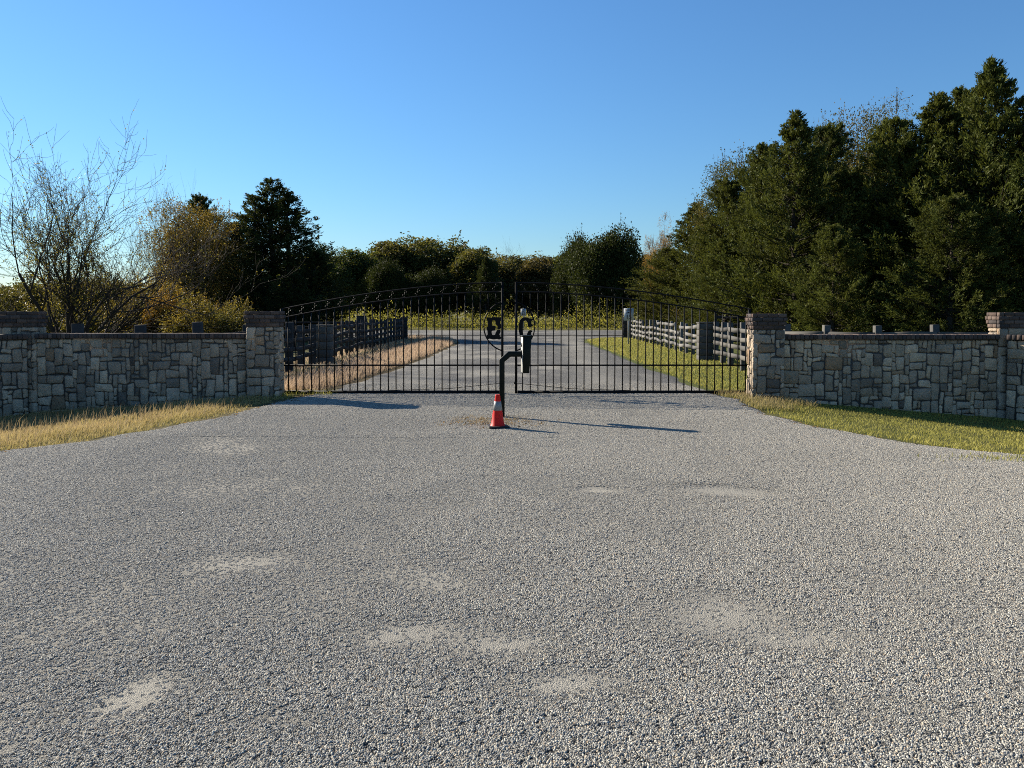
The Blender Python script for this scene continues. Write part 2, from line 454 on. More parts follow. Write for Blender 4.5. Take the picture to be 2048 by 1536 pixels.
build_ground()
ys = np.unique(np.concatenate([np.arange(-14, 2.4, 0.8), np.arange(2.4, 12, 0.055), np.arange(12, 18, 0.12), np.arange(18, 54.6, 0.5)]))
def zdrive(X, Y):
    z = h_road(X, Y)
    e = np.minimum(X - edge_l(Y), edge_r(Y) - X)
    return z - 0.055 * (1 - sstep(0.0, 0.30, e))       # feathered edge dips into the verge
link('driveway', strip_mesh('driveway', ys, edge_l, edge_r, 150, zdrive, 0.72), kind='structure')
link('crossing_road', strip_mesh('crossing_road', np.linspace(53.2, 66.0, 12), lambda y: np.full_like(y, -90.0), lambda y: np.full_like(y, 90.0), 60,
     lambda X, Y: h_ground(X, Y) + 0.075), kind='structure')

# ------------------------------------------------------------------ loose gravel (real stones, in clusters)
def gravel_cluster(seed):
    r = np.random.default_rng(seed); Vs = []; Fs = []; T = []; n = 0
    pts = [(0, 0)]
    for k in range(400):
        p = r.uniform(-0.021, 0.021, 2)
        if p @ p < 0.021 ** 2 and all((p[0] - q[0]) ** 2 + (p[1] - q[1]) ** 2 > 0.0088 ** 2 for q in pts): pts.append(tuple(p))
        if len(pts) >= 13: break
    base = np.array([[1, 0, 0], [.5, .86, 0], [-.5, .86, 0], [-1, 0, 0], [-.5, -.86, 0], [.5, -.86, 0], [.45, .35, .8], [-.4, .4, .75], [-.1, -.5, .85]])
    fc = np.array([[0, 1, 6], [1, 2, 7], [1, 7, 6], [2, 3, 7], [3, 4, 8], [3, 8, 7], [4, 5, 8], [5, 0, 6], [5, 6, 8], [6, 7, 8]])
    for p in pts:
        s = r.uniform(0.0048, 0.0085); a = r.uniform(0, 6.28)
        b = base * (1 + r.uniform(-.28, .28, base.shape)) * np.array([1.15, 0.85, r.uniform(.6, 1.1)]) * s
        c, sn = math.cos(a), math.sin(a)
        b = b @ np.array([[c, sn, 0], [-sn, c, 0], [0, 0, 1]])
        tl = r.uniform(-.35, .35); b[:, 2] += b[:, 0] * tl
        Vs.append(b + np.array([p[0], p[1], 0.0005])); Fs.append(fc + n); n += len(base); T += [r.uniform(0, 1)] * len(base)
    return mesh_np('gravel_cluster', np.concatenate(Vs), np.concatenate(Fs), {'tint': T}, M_GSTONE)

def build_gravel():
    sp = 0.0235
    gy = np.arange(1.9, 17.5, sp); P = []
    for y in gy:
        w = 0.70 * y + 0.9
        x = np.arange(-w, w, sp)
        P.append(np.stack([x, np.full_like(x, y)], -1))
    P = np.concatenate(P)
    P = P + rng.uniform(-0.5, 0.5, P.shape) * sp
    x, y = P[:, 0], P[:, 1]
    b = bareness(x, y)
    e = np.minimum(x - edge_l(y), edge_r(y) - x)
    keep = (rng.uniform(0, 1, len(P)) > b * b * 0.52 + 0.4 * b ** 8) & (e > 0.08 * rng.uniform(0, 1, len(P)))
    keep &= rng.uniform(0, 1, len(P)) < np.interp(y, [9, 13, 17.5], [1.0, 0.75, 0.5])
    P = P[keep]; x, y = P[:, 0], P[:, 1]
    z = zdrive(x, y)
    sc = rng.uniform(0.60, 0.98, len(P)) * (1 - 0.42 * bareness(x, y)); rz = rng.uniform(0, 6.283, len(P)); idx = rng.integers(0, 10, len(P))
    me = bpy.data.meshes.new('loose_gravel'); me.vertices.add(len(P))
    me.vertices.foreach_set('co', np.stack([x, y, z], -1).astype(np.float32).ravel())
    for nm, a in (('sc', sc), ('rz', rz), ('pick', idx.astype(float))):
        at = me.attributes.new(nm, 'FLOAT', 'POINT'); at.data.foreach_set('value', a.astype(np.float32))
    me.materials.append(M_GSTONE)
    o = link('loose_gravel', me, label='loose pale grey gravel chips strewn over the driveway', cat='gravel', kind='stuff')
    ng = bpy.data.node_groups.new('scatter_chips', 'GeometryNodeTree')
    ng.interface.new_socket('Geometry', in_out='INPUT', socket_type='NodeSocketGeometry')
    ng.interface.new_socket('Geometry', in_out='OUTPUT', socket_type='NodeSocketGeometry')
    N = ng.nodes; gi = N.new('NodeGroupInput'); go = N.new('NodeGroupOutput')
    m2p = N.new('GeometryNodeMeshToPoints'); iop = N.new('GeometryNodeInstanceOnPoints'); g2i = N.new('GeometryNodeGeometryToInstance')
    protos = []
    for k in range(10):
        oo = bpy.data.objects.new('gravel_chip_cluster', gravel_cluster(900 + k)); protos.append(oo)   # not linked to the scene
    for oo in reversed(protos):
        oi = N.new('GeometryNodeObjectInfo'); oi.inputs['Object'].default_value = oo
        ng.links.new(oi.outputs['Geometry'], g2i.inputs[0])
    def attr(nm):
        a = N.new('GeometryNodeInputNamedAttribute'); a.data_type = 'FLOAT'; a.inputs['Name'].default_value = nm; return a.outputs['Attribute']
    cx = N.new('ShaderNodeCombineXYZ'); ng.links.new(attr('rz'), cx.inputs['Z'])
    ng.links.new(gi.outputs[0], m2p.inputs['Mesh']); ng.links.new(m2p.outputs[0], iop.inputs['Points'])
    ng.links.new(g2i.outputs[0], iop.inputs['Instance']); iop.inputs['Pick Instance'].default_value = True
    ng.links.new(attr('pick'), iop.inputs['Instance Index'])
    ng.links.new(cx.outputs[0], iop.inputs['Rotation']); ng.links.new(attr('sc'), iop.inputs['Scale'])
    ng.links.new(iop.outputs[0], go.inputs[0])
    md = o.modifiers.new('scatter', 'NODES'); md.node_group = ng
build_gravel()

# ------------------------------------------------------------------ stone walls
STONE_COLS = [((0.412, 0.339, 0.257), 10), ((0.470, 0.380, 0.286), 8), ((0.346, 0.285, 0.222), 7), ((0.255, 0.215, 0.171), 2.5), ((0.165, 0.136, 0.111), 1.2), ((0.380, 0.269, 0.177), 1.8), ((0.526, 0.423, 0.308), 4)]
def stone_col(r):
    c = r.choices([c for c, w in STONE_COLS], [w for c, w in STONE_COLS])[0]
    k = r.uniform(0.70, 1.15)
    return (c[0] * k, c[1] * k, c[2] * k, 1)

def ashlar(nx, nz, r):
    """random rectangles on a grid"""
    occ = [[False] * nx for _ in range(nz)]; out = []
    sizes = [((2, 2), 5), ((3, 2), 6), ((2, 3), 5), ((4, 2), 3), ((3, 1), 2.0), ((2, 1), 2.2), ((1, 2), 2.2), ((1, 1), 1.0), ((3, 3), 2.5), ((2, 4), 2.0), ((1, 3), 1.2), ((4, 3), .7), ((4, 1), .5)]
    for z in range(nz):
        for x in range(nx):
            if occ[z][x]: continue
            opts = []
            for (w, h), p in sizes:
                if x + w <= nx and z + h <= nz and all(not occ[z + b][x + a] for a in range(w) for b in range(h)): opts.append(((w, h), p))
            (w, h) = r.choices([o for o, p in opts], [p for o, p in opts])[0]
            for a in range(w):
                for b in range(h): occ[z + b][x + a] = True
            out.append((x, z, w, h))
    return out

def stone_mesh(quad, depth, r, gap=0.0055):
    """quad: four corners (u,w) counter-clockwise; a rough rock-faced block proud of the wall plane (towards -v)"""
    q = np.array(quad, dtype=float); c = q.mean(0)
    ring = []
    for k in range(4):
        a = q[k]; p = q[k - 1]; n = q[(k + 1) % 4]
        la = np.linalg.norm(p - a); lb = np.linalg.norm(n - a)
        ca = min(0.042, 0.24 * la) * r.uniform(0.2, 1.0); cb = min(0.042, 0.24 * lb) * r.uniform(0.2, 1.0)
        ring.append(a + (p - a) / la * ca); ring.append(a + (n - a) / lb * cb)
        m = (a + n) / 2 + np.array([r.uniform(-1, 1), r.uniform(-1, 1)]) * 0.004
        if lb > 0.13: ring.append(m)
    ring = np.array(ring); n = len(ring)
    d = c - ring; L = np.linalg.norm(d, axis=1)[:, None]; d = d / L
    ring = ring + d * gap
    out = ring + d * 0.004
    inn = ring + d * np.minimum(0.022, L * 0.4)
    f0 = depth * 0.62; V = []
    for p in ring: V.append((p[0], 0.02, p[1]))
    for p in out: V.append((p[0], -f0 + r.uniform(-.004, .004), p[1]))
    for p in inn: V.append((p[0], -depth + r.uniform(-.006, .006), p[1]))
    V.append((c[0] + r.uniform(-.02, .02), -depth - r.uniform(-0.004, 0.012), c[1] + r.uniform(-.02, .02)))
    Q = []; T = []
    for k in range(n):
        k2 = (k + 1) % n
        Q.append((k, k2, n + k2, n + k)); Q.append((n + k, n + k2, 2 * n + k2, 2 * n + k)); T.append((2 * n + k, 2 * n + k2, 3 * n))
    return mesh_np('stone', np.array(V), [np.array(Q), np.array(T)], mat=M_STONE)

def stone_face(parent, u0, u1, w0, w1, M, r, cell=0.086, depth=0.028, warm_light=False, jit=0.022):
    nx = max(2, round((u1 - u0) / cell)); nz = max(2, round((w1 - w0) / cell))
    gu = [[u0 + (u1 - u0) * i / nx + (r.uniform(-jit, jit) if 0 < i < nx else 0) for i in range(nx + 1)] for _ in range(nz + 1)]
    gw = [[w0 + (w1 - w0) * k / nz + (r.uniform(-jit, jit) if 0 < k < nz else 0) for i in range(nx + 1)] for k in range(nz + 1)]
    P = lambda i, k: (gu[k][i], gw[k][i])
    for (x, z, w, h) in ashlar(nx, nz, r):
        me = stone_mesh([P(x, z), P(x + w, z), P(x + w, z + h), P(x, z + h)], depth * r.uniform(0.75, 1.25), r)
        sc_ = stone_col(r)
        if warm_light: sc_ = (sc_[0] * 1.2, sc_[1] * 1.14, sc_[2] * 1.06, 1)  # right-hand walls: warmer, stronger light painted into the stone colour
        o = link('stone', me, parent, color=sc_)
        o.matrix_local = M

BRICK_COLS = [(0.082, 0.059, 0.049), (0.101, 0.071, 0.059), (0.068, 0.053, 0.046), (0.121, 0.089, 0.072), (0.058, 0.050, 0.048)]
def brick_col(r):
    c = r.choice(BRICK_COLS); k = r.uniform(0.85, 1.2); return (c[0] * k, c[1] * k, c[2] * k, 1)
_bricks = {}
def brick_mesh(l, d, h):
    key = (round(l, 3), round(d, 3), round(h, 3))
    if key not in _bricks:
        b = MB(); b.box(-l / 2, l / 2, -d / 2, d / 2, -h / 2, h / 2)
        _bricks[key] = bevel_mesh(b.mesh('brick', M_BRICK), 0.004)
    return _bricks[key]
def add_brick(parent, x, y, z, l, d, h, r, rz=0.0):
    o = link('brick', brick_mesh(l, d, h), parent, (x + r.uniform(-.002, .002), y + r.uniform(-.002, .002), z), color=brick_col(r))
    o.rotation_euler = (0, r.uniform(-.006, .006), rz + r.uniform(-.01, .01))
    return o

def pillar(name, cx, cy, w, d, top, base, label, seed, group='stone pillars of the entrance'):
    """axis-aligned stone pillar with a brick cap; cx,cy its middle; base is below the ground"""
    r = random.Random(seed)
    t = empty(name, (cx, cy, 0), label, 'pillar', group)
    caph = 0.305
    zc = top - caph
    b = MB(); b.box(-w / 2 + .03, w / 2 - .03, -d / 2 + .03, d / 2 - .03, base, zc); link('core', b.mesh('core', M_MORTAR), t)
    I = Matrix.Identity(4)
    stone_face(t, -w / 2, w / 2, base, zc - .004, Matrix.Translation((0, -d / 2 + .03, 0)), r, cell=0.088)
    for sx in (-1, 1):
        Mx = Matrix.Translation((sx * (w / 2 - .03), 0, 0)) @ Matrix.Rotation(sx * math.pi / 2, 4, 'Z')
        stone_face(t, -d / 2 + .012, d / 2, base, zc - .004, Mx, r, cell=0.088)
    # brick cap: four courses, the two middle ones stepping out
    b = MB(); b.box(-w / 2 + .012, w / 2 - .012, -d / 2 + .012, d / 2 - .012, zc, top - .012); link('cap_core', b.mesh('cap_core', M_JOINT), t)
    ch = caph / 4
    for k, off in enumerate((0.004, 0.022, 0.034, 0.018)):
        z = zc + (k + .5) * ch; hw = w / 2 + off; hd = d / 2 + off; th = 0.085; bh = ch - 0.011
        for sy in (-1, 1):                                   # front and back courses run the full width
            x = -hw; first = True
            L = 0.10 if k % 2 else 0.20
            while x < hw - 0.02:
                l = min(L if first else 0.20, hw - x); first = False
                if hw - x - l < 0.05: l = hw - x
                add_brick(t, x + l / 2, sy * (hd - th / 2), z, l - 0.011, th, bh, r); x += l
        for sx in (-1, 1):
            y = -hd + th + .011; first = True
            while y < hd - th - 0.02:
                l = min(0.13 if (first and k % 2 == 0) else 0.20, hd - th - y); first = False
                if hd - th - y - l < 0.05: l = hd - th - y
                add_brick(t, sx * (hw - th / 2), y + l / 2 - .0055, z, th, max(.03, l - 0.011), bh, r); y += l
    return t

def wall(name, p0, p1, top, base, label, seed, thick=0.26, cap=0.098):
    """stone wall whose face looks towards the camera side; p0 -> p1 runs left to right along the face"""
    r = random.Random(seed)
    a = Vector((p0[0], p0[1], 0)); bb = Vector((p1[0], p1[1], 0)); L = (bb - a).length
    ang = math.atan2(bb.y - a.y, bb.x - a.x)
    t = empty(name, (a.x, a.y, 0), label, 'stone wall', 'stone walls of the entrance', ang)
    b = MB(); b.box(0, L, 0, thick, base, top - cap - .006); link('core', b.mesh('core', M_MORTAR), t)
    stone_face(t, 0.0, L, base, top - cap - .01, Matrix.Translation((0, 0.002, 0)), r, warm_light=p0[0] > 0)
    b = MB(); b.box(0.0, L, -0.045, thick + .02, top - cap - .003, top - .014); link('cap_bed', b.mesh('cap_bed', M_JOINT), t)
    n = int(L / 0.084); p = L / n
    for k in range(n):
        add_brick(t, (k + .5) * p, (thick - .03) / 2, top - cap / 2 + r.uniform(-.003, .003), p - 0.011, thick + 0.12, cap - 0.004, r)
    return t

GY = 15.4            # gate plane
WY = 15.02           # face of the long walls
pillar('stone_pillar', -4.785, 15.02, 0.62, 0.40, 1.67, -0.30, 'stone pillar with brick cap holding the left gate leaf, in shade', 21)
pillar('stone_pillar', 4.92, 15.02, 0.62, 0.40, 1.62, -0.34, 'stone pillar with sunlit side holding the right gate leaf', 22)
pillar('stone_pillar', -9.62, 15.15, 0.82, 0.38, 1.665, -0.55, 'stone pillar with brick cap at the far left corner of the wall', 23)
pillar('stone_pillar', 9.82, 15.15, 0.82, 0.38, 1.645, -0.62, 'stone pillar with sunlit brick cap at the far right corner of the wall', 24)
wall('stone_wall', (-9.215, WY), (-5.08, WY), 1.235, -0.60, 'long shaded stone wall left of the gate with dry grass at its foot', 31)
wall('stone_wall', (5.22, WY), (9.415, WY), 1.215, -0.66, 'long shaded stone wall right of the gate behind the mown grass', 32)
wall('stone_wall', (-12.5, 11.73), (-9.33, 14.90), 1.225, -0.60, 'angled stone wing wall at the left edge of the picture', 33)
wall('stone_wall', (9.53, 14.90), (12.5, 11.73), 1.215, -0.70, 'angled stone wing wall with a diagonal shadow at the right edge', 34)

# ------------------------------------------------------------------ gate
def curve_plate(name, outline, depth, mat):
    """smooth closed outline -> solid plate (x,z plane)"""
    pts = []
    n = len(outline)
    for k in range(n):
        p0, p1, p2, p3 = (np.array(outline[(k + j) % n], dtype=float) for j in (-1, 0, 1, 2))
        for s in np.linspace(0, 1, 4, endpoint=False):
            pts.append(0.5 * ((2 * p1) + (-p0 + p2) * s + (2 * p0 - 5 * p1 + 4 * p2 - p3) * s * s + (-p0 + 3 * p1 - 3 * p2 + p3) * s ** 3))
    cu = bpy.data.curves.new(name, 'CURVE'); cu.dimensions = '2D'; cu.fill_mode = 'BOTH'; cu.extrude = depth / 2
    sp = cu.splines.new('POLY'); sp.points.add(len(pts) - 1)
    for p, q in zip(sp.points, pts): p.co = (q[0], q[1], 0, 1)
    sp.use_cyclic_u = True
    o = bpy.data.objects.new(name, cu)
    me = bpy.data.meshes.new_from_object(o)
    me.transform(Matrix.Rotation(math.pi / 2, 4, 'X'))
    me.materials.clear(); me.materials.append(mat)
    bpy.data.objects.remove(o)
    return me

E_OUT = [(325, 522), (370, 508), (450, 515), (560, 498), (670, 512), (765, 505), (782, 560), (738, 635), (748, 700), (782, 765), (740, 845), (690, 862), (655, 835), (658, 790), (640, 745), (608, 715), (606, 645), (575, 606), (515, 608), (500, 640),
         (500, 735), (510, 752), (570, 752), (592, 775), (604, 822), (585, 885), (555, 900), (505, 902), (490, 925), (494, 985), (512, 1022), (545, 1036), (582, 1020), (606, 955), (640, 895), (690, 868), (745, 885), (745, 945), (715, 1010), (735, 1058),
         (780, 1090), (762, 1130), (710, 1157), (645, 1144), (570, 1157), (500, 1152), (425, 1134), (372, 1152), (322, 1112), (346, 1058), (369, 1010), (362, 900), (346, 835), (368, 760), (370, 630), (347, 588)]
C_OUT = [(1440, 505), (1352, 548), (1297, 650), (1278, 800), (1286, 930), (1312, 1040), (1352, 1110), (1425, 1152), (1520, 1152), (1605, 1122), (1650, 1068), (1640, 1000), (1650, 952), (1678, 928), (1660, 895), (1610, 884), (1560, 912), (1530, 968),
         (1512, 1025), (1470, 1045), (1425, 1030), (1405, 970), (1400, 850), (1405, 700), (1425, 628), (1465, 600), (1510, 622), (1543, 690), (1548, 765), (1600, 802), (1650, 782), (1697, 740), (1652, 690), (1657, 622), (1704, 580), (1690, 550), (1600, 545), (1530, 515)]
def letter(outline):
    k = GY / 1550.0
    return [((950 + x / 14.63 - 1024) * k, EYE - (600 + y / 14.63 - 624) * k) for x, y in outline]

def s_scroll():
    b = MB(); pts = []
    h = 0.078; w = 0.055
    for a in np.linspace(math.radians(430), math.radians(40), 14):      # lower spiral
        rr = 0.012 + 0.020 * (math.radians(430) - a) / math.radians(390)
        pts.append((-w + 0.028 + rr * math.cos(a) , 0, -h + 0.034 + rr * math.sin(a)))
    low = np.array(pts); up = -low[::-1]
    P = np.concatenate([low, up])
    b.tube(P, 0.0045, 4)
    return b.mesh('scroll', M_IRON)
SCROLL = s_scroll()
CIRC = (-0.055, 1.365, 0.505)          # the ring that carries the letters, split between the leaves

def gate_leaf(sgn, xh, xl, label, outline, lettername):
    """xh hinge side, xl latch side; sgn +1: hinge on the right"""
    W = abs(xl - xh)
    t = empty('gate_leaf', (xl, GY, 0), label, 'gate', 'leaves of the double driveway gate')
    zb0, zb1 = 0.015, 0.085
    ztop = lambda s: 2.232 - 0.53 * (abs(s) / W) ** 1.75          # s: distance from the latch stile
    zlow = lambda s: ztop(s) - 0.178
    def part(name, mb, smooth=False): return link(name, mb.mesh(name, M_IRON, smooth), t)
    b = MB(); b.box(min(0, sgn * .048), max(0, sgn * .048), -.024, .024, zb0, 2.245); part('latch_stile', b)
    b = MB(); e = sgn * W; b.box(min(e, e - sgn * .048), max(e, e - sgn * .048), -.024, .024, zb0, ztop(W) + .01); part('hinge_stile', b)
    b = MB(); b.box(min(sgn * .05, e - sgn * .05), max(sgn * .05, e - sgn * .05), -.022, .022, zb0, zb1); part('bottom_rail', b)
    b = MB(); b.box(min(sgn * .05, e - sgn * .05), max(sgn * .05, e - sgn * .05), -.014, .014, .575, .605); part('middle_rail', b)
    for nm, zf, rr in (('top_rail', ztop, .013), ('lower_top_rail', zlow, .013)):
        b = MB(); s = np.linspace(0.03, W - .03, 40); b.tube(np.stack([sgn * s, 0 * s, zf(s)], -1), rr, 4); part(nm, b)
    # pickets, cut by the ring
    ring = lambda X: CIRC[2] ** 2 - (X - CIRC[0]) ** 2
    n = int((W - .08) / .153)
    unit = {}
    for k in range(1, n + 1):
        s = k * .153
        if s > W - .07: break
        X = xl + sgn * s; zt = zlow(s) - .005
        spans = [(zb1, zt)]
        q = ring(X)
        if q > 0:
            spans = [(zb1, CIRC[1] - math.sqrt(q) + .004), (CIRC[1] + math.sqrt(q) - .004, zt)]
        for z0, z1 in spans:
            b = MB(); b.box(-.0100, .0100, -.0100, .0100, z0, z1)
            link('picket', b.mesh('picket', M_IRON), t, (sgn * s, 0, 0))
    # scrolls between the two top rails
    k = 0; s = .17
    while s < W - .1:
        o = link('scroll', SCROLL, t, (sgn * s, 0, (ztop(s) + zlow(s)) / 2))
        sl = -(ztop(s + .05) - ztop(s - .05)) / .1
        o.rotation_euler = (0, (sl if sgn > 0 else -sl), 0)
        o.scale = (-sgn, 1, 1)
        s += .256
    # half ring and letter
    a0 = math.acos(min(1, abs(xl + sgn * .02 - CIRC[0]) / CIRC[2]))
    ang = np.linspace(-a0, a0, 30)
    b = MB(); b.tube(np.stack([CIRC[0] - xl + sgn * CIRC[2] * np.cos(ang), 0 * ang, CIRC[1] + CIRC[2] * np.sin(ang)], -1), .015, 6); part('half_ring', b)
    me = curve_plate(lettername, letter(outline), .016, M_IRON)
    link(lettername, me, t, (-xl, -.012, 0))['label'] = 'black western style letter ' + ('E' if sgn < 0 else 'C')
    b = MB(); b.tube([(sgn * .03, -.02, .235), (sgn * .3, -.02, .205), (sgn * 1.1, -.02, .125), (sgn * 2.3, -.02, .088)], .0055, 5); part('tension_rod', b)
    b = MB(); b.box(-.02, .02, -.034, .034, .215, .265); bevel_mesh(part('latch_knuckle', b).data, .01)
    for z in (.35, 1.25):
        b = MB(); b.tube([(e + sgn * .0, 0, z - .05), (e, 0, z + .05)], .022, 8); b.box(min(e, e + sgn * .09), max(e, e + sgn * .09), -.008, .008, z - .02, z + .02); part('hinge', b)
    return t
gate_leaf(-1, -4.60, -0.168, 'left black iron gate leaf with arched scroll top and letter E', E_OUT, 'letter_e')
gate_leaf(1, 4.74, 0.058, 'right black iron gate leaf with arched scroll top and letter C', C_OUT, 'letter_c')

# ------------------------------------------------------------------ entry pedestal, cone
def pedestal():
    bx, by = -0.155, 11.95
    z0 = float(h_road(np.array([bx]), np.array([by]))[0])
    t = empty('entry_pedestal', (bx, by, z0 - .01), 'dark green gooseneck post with tapered keypad box in front of the gate', 'pedestal')
    b = MB(); b.tube([(0, 0, 0), (0, 0, .87), (.108, 0, .985), (.32, 0, .985)], .056, 4); me = b.mesh('gooseneck_post', M_PEDESTAL)
    # square section with flats to the front
    b = MB()
    path = [(0, 0.0), (0, .885), (.115, .985), (.34, .985)]
    w = .041; V = []; F = []
    dirs = [(-1, 0), (-.924, .383), (-.383, .924), (0, 1)]        # outward normals of the bend, mitred
    mit = [1, 1 / math.cos(R(22.5)), 1 / math.cos(R(22.5)), 1]
    for (x, z), (nx, nz), m in zip(path, dirs, mit):
        for so, sy in ((1, -1), (1, 1), (-1, 1), (-1, -1)):
            V.append((x + nx * w * m * so, sy * w, z + nz * w * m * so))
    for k in range(3):
        for j in range(4): F.append((k * 4 + j, k * 4 + (j + 1) % 4, k * 4 + 4 + (j + 1) % 4, k * 4 + 4 + j))
    F += [(0, 3, 2, 1), (12, 13, 14, 15)]
    b.add(V, F); link('gooseneck_post', bevel_mesh(b.mesh('gooseneck_post', M_PEDESTAL), .006), t)
    b = MB(); b.box(-.09, .09, -.09, .09, 0, .012); link('foot_plate', b.mesh('foot_plate', M_PEDESTAL), t)
    # tapered housing
    zt, zb = 1.262, .695
    def taper(name, x0t, x1t, x0b, x1b, y0, y1, mat, za=zb, zz=zt):
        V = [(x0b, y0, za), (x1b, y0, za), (x1b, y1, za), (x0b, y1, za), (x0t, y0, zz), (x1t, y0, zz), (x1t, y1, zz), (x0t, y1, zz)]
        b = MB(); b.add(V, [(0, 3, 2, 1), (4, 5, 6, 7), (0, 1, 5, 4), (1, 2, 6, 5), (2, 3, 7, 6), (3, 0, 4, 7)])
        return link(name, bevel_mesh(b.mesh(name, mat), .005), t)
    hs = taper('keypad_housing', -.066, .070, -.066, .030, -.075, .075, M_PEDESTAL)
    kp = taper('keypad_panel', -.074, -.067, -.074, -.067, -.070, .070, M_PANEL, zb + .01, zt - .012)
    cap = taper('hood', -.082, .078, -.080, .076, -.084, .084, M_PEDESTAL, zt - .006, zt + .012)
    for r_ in range(4):
        for c_ in range(3):
            b = MB(); b.box(-.082, -.0735, -.032 + c_ * .026, -.014 + c_ * .026, 1.02 - r_ * .034, 1.044 - r_ * .034); link('button', b.mesh('button', M_INK), kp)
    b = MB(); b.box(-.080, -.0735, -.034, .042, 1.10, 1.155); link('display', b.mesh('display', M_INK), kp)
    for sx in (-1, 1):
        for sy in (-1, 1):
            b = MB(); b.tube([(sx * .066, sy * .066, .008), (sx * .066, sy * .066, .03)], .010, 6); link('bolt', b.mesh('bolt', M_POLE), t)
    for o in (hs, kp, cap):
        o.location = (.378, 0, 0); o.rotation_euler = (0, 0, R(9))
    return t
pedestal()

def cone():
    cx, cy = -0.202, 10.88
    z0 = float(h_road(np.array([cx]), np.array([cy]))[0]) + .006
    t = empty('traffic_cone', (cx, cy, z0), 'orange red traffic cone with grey collar and black base before the post', 'traffic cone', rz=.18)
    b = MB(); b.box(-.148, .148, -.148, .148, 0, .024); link('base', bevel_mesh(b.mesh('base', M_RUBBER), .012, 2), t)
    def lathe(name, prof, mat, n=32):
        a = np.linspace(0, 2 * np.pi, n, endpoint=False)
        V = np.concatenate([np.stack([r * np.cos(a), r * np.sin(a), np.full(n, z)], -1) for r, z in prof])
        i = np.arange(len(prof) - 1)[:, None] * n; j = np.arange(n)[None]; k = (j + 1) % n
        F = np.stack([i + j, i + k, i + n + k, i + n + j], -1).reshape(-1, 4)
        return link(name, mesh_np(name, V, F, mat=mat, smooth=True), t)
    rr = lambda z: .095 - (.095 - .034) * (z - .03) / .41
    lathe('cone_body', [(.108, .0235), (.104, .032), (rr(.045), .045), (rr(.2), .2), (rr(.35), .35), (rr(.44), .44), (.036, .452), (.030, .46), (.022, .46), (.02, .44), (.03, .3)], M_CONE)
    lathe('reflective_collar', [(rr(.238) + .0005, .238), (rr(.238) + .003, .239), (rr(.365) + .003, .365), (rr(.365) + .0005, .366)], M_COLLAR)
cone()

# ------------------------------------------------------------------ board fences
def polyline(pts, step):
    P = np.array(pts, dtype=float); seg = np.linalg.norm(np.diff(P, axis=0), axis=1); s = np.concatenate([[0], np.cumsum(seg)])
    n = int(round(s[-1] / step)); q = np.linspace(0, s[-1], n + 1)
    return np.stack([np.interp(q, s, P[:, 0]), np.interp(q, s, P[:, 1])], -1)

def board_fence(name, pts, label, seed, step=1.22, side=1, heights=(0.30, 0.56, 0.82, 1.08), post_h=1.28, mat=None, sag=0.03, skip=(), pw=0.115, bw=0.125, post_var=.08, damage=(), level=False):
    r = random.Random(seed); mat = mat or M_WOOD
    P = polyline(pts, step)
    t = empty(name, (P[0, 0], P[0, 1], 0), label, 'fence', 'board fences behind the gate')
    o0 = P[0]
    zg = h_ground(P[:, 0], P[:, 1]) * (0 if level else 1)
    b = MB(); b.box(-pw / 2, pw / 2, -pw / 2, pw / 2, -.6 if level else -.1, post_h); pm = bevel_mesh(b.mesh('post', mat), .005)
    for k, p in enumerate(P):
        if k in skip: continue
        d = P[min(k + 1, len(P) - 1)] - P[max(k - 1, 0)]
        o = link('post', pm, t, (p[0] - o0[0], p[1] - o0[1], zg[k] - r.uniform(0, post_var)))
        o.rotation_euler = (r.uniform(-.03, .03), r.uniform(-.03, .03), (0 if level else math.atan2(d[1], d[0])) + r.uniform(-.05, .05))
    zj = [[h + r.uniform(-sag, sag) for h in heights] for _ in P]
    for k in range(len(P) - 1):
        a = P[k]; c = P[k + 1]; d = c - a; L = np.linalg.norm(d); d = d / L; nrm = np.array([-d[1], d[0]]) * side
        for j, h in enumerate(heights):
            if (k, j) in damage: continue
            za = zg[k] + zj[k][j]; zb_ = zg[k + 1] + zj[k + 1][j]
            m = (a + c) / 2 + nrm * (pw / 2 + .016) - o0
            b = MB(); hw = bw / 2 * r.uniform(.92, 1.06); bo = r.uniform(-.012, .012); wb = r.uniform(-.01, .01)
            x = L / 2 - .004
            V = []
            for fx, dz, dy in ((-x, 0, 0), (0, bo, wb), (x, 0, 0)):
                for dy2 in (-.015, .015):
                    for dz2 in (-hw, hw): V.append((fx, dy + dy2, dz + dz2))
            F = []
            for q in (0, 4):
                F += [(q, q + 4, q + 5, q + 1), (q + 2, q + 3, q + 7, q + 6), (q + 1, q + 5, q + 7, q + 3), (q, q + 2, q + 6, q + 4)]
            F += [(0, 1, 3, 2), (8, 10, 11, 9)]
            b.add(V, F)
            o = link('rail', b.mesh('rail', mat), t, (m[0], m[1], (za + zb_) / 2))
            o.rotation_euler = (r.uniform(-.04, .04), -math.atan2(zb_ - za, L), math.atan2(d[1], d[0]))
    return t

